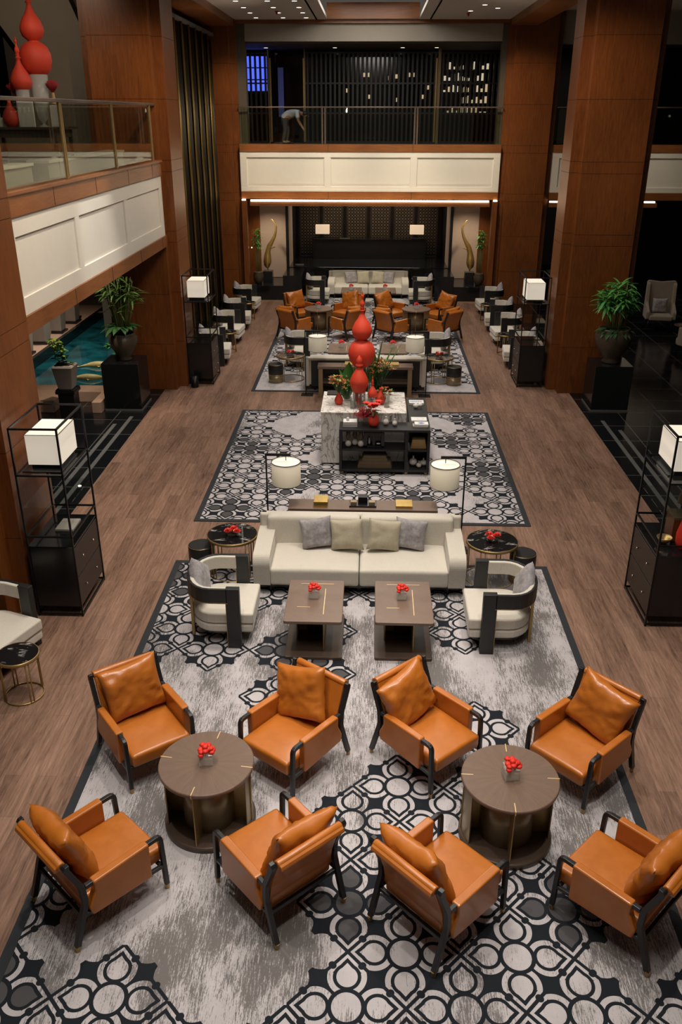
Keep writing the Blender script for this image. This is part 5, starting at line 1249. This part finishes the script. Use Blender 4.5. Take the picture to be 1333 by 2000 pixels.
for k, (x, z, l) in enumerate(((2.15, 0, 'thin polished post left of the warm lit screen'), (-3.62, 0, 'thin polished post left of the upper doorway'), (-2.45, 0, 'thin polished post right of the upper doorway'))):
    t = thing('door_post', l, 'post', (x, 33.38, 5.05), 0, 'polished door posts'); obj('post', MB().box(-.03, .03, -.03, .03, 0, 2.7), 'brass', t, .004); obj('foot', MB().box(-.05, .05, -.05, .05, 0, .04), 'blackm', t)
def skin_body(name, chains, mat, parent=None, sub=2, root=0):
    vs = []; es = []; rs = []; idx = {}
    for ch in chains:
        prev = None
        for p in ch:
            k, co, r = p
            if k not in idx: idx[k] = len(vs); vs.append(co); rs.append(r)
            if prev is not None: es.append((prev, idx[k]))
            prev = idx[k]
    me = bpy.data.meshes.new(name); me.from_pydata(vs, es, []); o = bpy.data.objects.new(name, me); COL.objects.link(o); o.parent = parent
    o.modifiers.new('skin', 'SKIN')
    for i, r in enumerate(rs): me.skin_vertices[0].data[i].radius = (r, r) if not isinstance(r, tuple) else r
    for i in range(len(rs)): me.skin_vertices[0].data[i].use_root = (i == root)
    m = o.modifiers.new('sub', 'SUBSURF'); m.levels = sub; m.render_levels = sub; me.materials.append(MT[mat])
    return o
pt = thing('person', 'person in pale shirt and dark trousers bending over on upper floor', 'person', (-2.95, 32.2, 5.05), 0)
hip = ('hip', (-.08, 0, .82), .12); ch = ('chest', (.30, 0, 1.02), .15); nk = ('neck', (.47, 0, .98), .055); hd = ('head', (.60, 0, .93), .085); h2 = ('head2', (.66, 0, .86), .075)
bodyc = [[hip, ('waist', (.10, 0, .95), .13), ch, nk, hd, h2]]
for s in (-1, 1):
    bodyc += [[hip, ('th%d' % s, (-.08, .10*s, .74), .085), ('kn%d' % s, (-.03+.04*s, .11*s, .44), .055), ('an%d' % s, (-.10+.05*s, .11*s, .09), .038), ('to%d' % s, (.07+.05*s, .12*s, .035), .035)],
              [ch, ('sh%d' % s, (.34, .18*s, 1.0), .06), ('el%d' % s, (.38, .20*s, .74), .042), ('wr%d' % s, (.50, .15*s, .55), .03), ('pa%d' % s, (.54, .14*s, .49), .032)]]
    for f in range(4): bodyc.append([('pa%d' % s, (.54, .14*s, .49), .032), ('f%d%d' % (f, s), (.56+.01*f, .14*s+.018*(f-1.5), .44), .010), ('g%d%d' % (f, s), (.57+.01*f, .14*s+.018*(f-1.5), .405+.004*abs(f-1)), .008)])
    bodyc.append([('pa%d' % s, (.54, .14*s, .49), .032), ('t%d' % s, (.575, .11*s, .47), .010), ('u%d' % s, (.60, .10*s, .445), .008)])
skin_body('body', bodyc, 'skin', pt)
skin_body('shirt', [[('z', (-.16, 0, .76), .15), ('a', (-.08, 0, .84), .165), ('b', (.10, 0, .965), .17), ('c', (.30, 0, 1.03), .165), ('d', (.41, 0, 1.0), .085)], [('c', (.30, 0, 1.03), .165), ('e', (.34, .19, 1.0), .085), ('f', (.37, .21, .80), .07)], [('c', (.30, 0, 1.03), .165), ('g', (.34, -.19, 1.0), .085), ('h', (.37, -.21, .80), .07)]], 'shirt', pt)
skin_body('trousers', [[('r', (-.08, 0, .80), .13)]+[('a%d' % s, (-.08, .10*s, .72), .10), ('b%d' % s, (-.03+.04*s, .11*s, .44), .075), ('c%d' % s, (-.10+.05*s, .11*s, .10), .06)] for s in (-1, 1)], 'trouser', pt)
obj('hair', MB().sphere((.60, 0, .96), .098, 14, (1.05, 1, .9)), 'hair', pt)
obj('nose', MB().sphere((.735, 0, .875), .016, 8), 'skin', pt)
for s in (-1, 1): obj('shoe', MB().box(-.13+.05*s, .13+.05*s, .11*s-.045, .11*s+.045, 0, .075), 'black', pt, .025, 3)

# ================================================================== CEILING FITTINGS
def downlight(x, y, label, z=cz):
    t = thing('ceiling_downlight', label, 'light', (x, y, z), 0, 'small recessed ceiling lights'); obj('trim_ring', MB().ring((0, 0, -.004), .075, .008, 20, 5), 'header', t); obj('lens', MB().lathe([(.068, -.012), (.068, 0)], 20), 'spot', t); return t
dl = None; wy = {25.8: 'nearest row', 27.3: 'second row', 28.7: 'third row', 30.1: 'farthest row'}
for x, cn in ((-3.65, 'left'), (-2.82, 'middle'), (-2.11, 'right')):
    for y in (25.8, 27.3, 28.7, 30.1):
        l = 'recessed ceiling light, %s column, %s of the left ceiling group' % (cn, wy[y])
        if dl is None: dl = downlight(x, y, l)
        else: dup(dl, (x, y, cz), 0, l)
for x, y, l in ((2.95, 26.8, 'recessed light nearest on the right ceiling'), (2.72, 28.3, 'recessed light second on the right ceiling'), (3.4, 27.6, 'recessed light on right ceiling by the beam')): dup(dl, (x, y, cz), 0, l)
for x, l in ((-3.7, 'first'), (-1.35, 'second'), (.95, 'third'), (2.1, 'last')): dup(dl, (x, 33.0, 8.05), 0, 'soffit light over the upper slatted screens, %s from left' % l)
for x, y, l in ((-2.83, 28.3, 'dark red ceiling sprinkler left of the coffer'), (2.72, 28.9, 'dark red ceiling sprinkler right of the coffer')):
    t = thing('ceiling_sprinkler', l, 'sprinkler', (x, y, cz)); obj('rose', MB().lathe([(.05, -.02), (.06, 0)], 16), 'coral', t); obj('head', MB().lathe([(.015, -.09), (.035, -.05), (.02, -.02)], 16), 'coral', t)
for x, y, l in ((-1.22, 29.8, 'left track spotlight inside the ceiling coffer'), (1.1, 29.8, 'right track spotlight inside the ceiling coffer')):
    t = thing('track_spotlight', l, 'light', (x, y, 9.28)); obj('body', MB().cyl((0, 0, -.10), (0, 0, 0), .06, None, 16), 'blackm', t); obj('lens', MB().lathe([(.05, -.115), (.05, -.10)], 16), 'spot', t)

# ================================================================== RIGHT SIDE LOUNGE
def wingchair(label, loc, rz):
    t = thing('wing_armchair', label, 'chair', loc, rz, 'tall wing armchairs')     # front = -y
    prof = fillet([(-.34, .38), (-.42, 1.45), (0, 1.40), (.42, 1.45), (.34, .38), (-.33, .38)], .08, 4)
    obj('backrest', MB().prism(prof, .28, .40, 'xz'), 'taupe', t, .04, 4)
    for s in (-1, 1):
        a, b = sorted((s*.34, s*.43)); obj('wing', MB().prism(fillet([(.34, .38), (.38, 1.42), (.22, 1.36), (.10, .80), (-.32, .62), (-.32, .38), (.33, .38)], .05, 3), a, b, 'yz'), 'taupe', t, .035, 4)
    obj('seat_cushion', cushion_box(-.33, .33, -.36, .28, .36, .50, .02, .04), 'taupe', t)
    for x in (-.33, .33):
        for y in (-.28, .32): obj('leg', MB().cyl((x*1.05, y, 0), (x, y, .38), .014, .022, 8), 'blackm', t)
    return t
wingchair('tall beige wing armchair facing the viewer at the right', (8.78, 26.5, 0), R(-8))
t = thing('tub_chair', 'tan tub chair turned away at the right edge', 'chair', (8.75, 23.4, 0), 0)
obj('back', MB().prism([( .42*cos(pi*i/12), .42*sin(pi*i/12)-.1) for i in range(13)][::-1]+[(-.34, -.1)]+[(-.34*cos(pi*i/12), .34*sin(pi*i/12)-.1) for i in range(1, 12)]+[(.34, -.1)], .35, .78, 'xy') if False else
    MB().prism([(.42*cos(pi*i/12), -.42*sin(pi*i/12)) for i in range(13)]+[(-.34*cos(pi*i/12), -.34*sin(pi*i/12)) for i in range(13)], .32, .80, 'xy'), 'taupe', t, .03, 3)
obj('seat', cushion_box(-.33, .33, -.28, .34, .30, .44, .02, .04), 'taupe', t)
for x in (-.28, .28):
    for y in (-.24, .26): obj('leg', MB().cyl((x, y, 0), (x, y, .31), .015, .02, 8), 'blackm', t)
tag(obj('scatter_cushion', PG, 'greypil', loc=(8.78, 26.58, .52)), 'grey cushion on the tall wing armchair', 'cushion')
def lounge_table(loc, label):
    t = thing('lounge_table', label, 'table', loc, 0, 'small dark lounge tables'); obj('tabletop', MB().lathe([(.26, .50), (.27, .52)], 32), 'walnut_d', t); obj('stem', MB().cyl((0, 0, .02), (0, 0, .5), .02), 'blackm', t); obj('foot', MB().lathe([(.16, 0), (.16, .02)], 24), 'brass', t); return t
lounge_table((9.0, 24.9, 0), 'small dark table before the wing armchair'); lounge_table((8.15, 28.3, 0), 'small dark table behind the wing armchair')
tag(obj('tissue_box', MB().box(-.09, .09, -.06, .06, 0, .07), 'tan', None, .005, loc=(8.12, 28.3, .52)), 'small tan box on the table behind wing armchair', 'box')
tag(obj('magazine', MB().box(-.12, .12, -.09, .09, 0, .01), 'brown', None, loc=(8.98, 24.9, .52)), 'brown magazine on the table before wing armchair', 'magazine')
for (x, y, l) in ((6.9, 31.6, 'dark lit counter lamp beyond the right columns'),):
    t = thing('side_counter', 'dark counter beyond the right columns', 'counter', (7.2, 31.6, 0)); obj('body', MB().box(-.9, .9, -.25, .25, 0, .9), 'black', t, .005); obj('worktop', MB().box(-.93, .93, -.28, .28, .9, .94), 'strip', t, .004)
for k, (x, z) in enumerate(((9.35, 5.9), (10.6, 5.95))):
    tag(obj('small_lamp', MB().sphere((0, 0, 0), .035, 10), 'spot', None, loc=(x, 32.4, z)), ('left', 'right')[k]+' tiny light on the upper floor at the right edge', 'lamp')
tag(obj('small_lamp', MB().sphere((0, 0, 0), .02, 10), 'spot', None, loc=(-4.20, 31.05, 1.75)), 'tiny bright uplight under the left palm', 'lamp')
tag(obj('floor_uplight', MB().lathe([(.03, 0), (.03, .008)], 12), 'spot', None, loc=(-5.12, 13.85, 0)), 'small round floor light in the left granite strip', 'light')
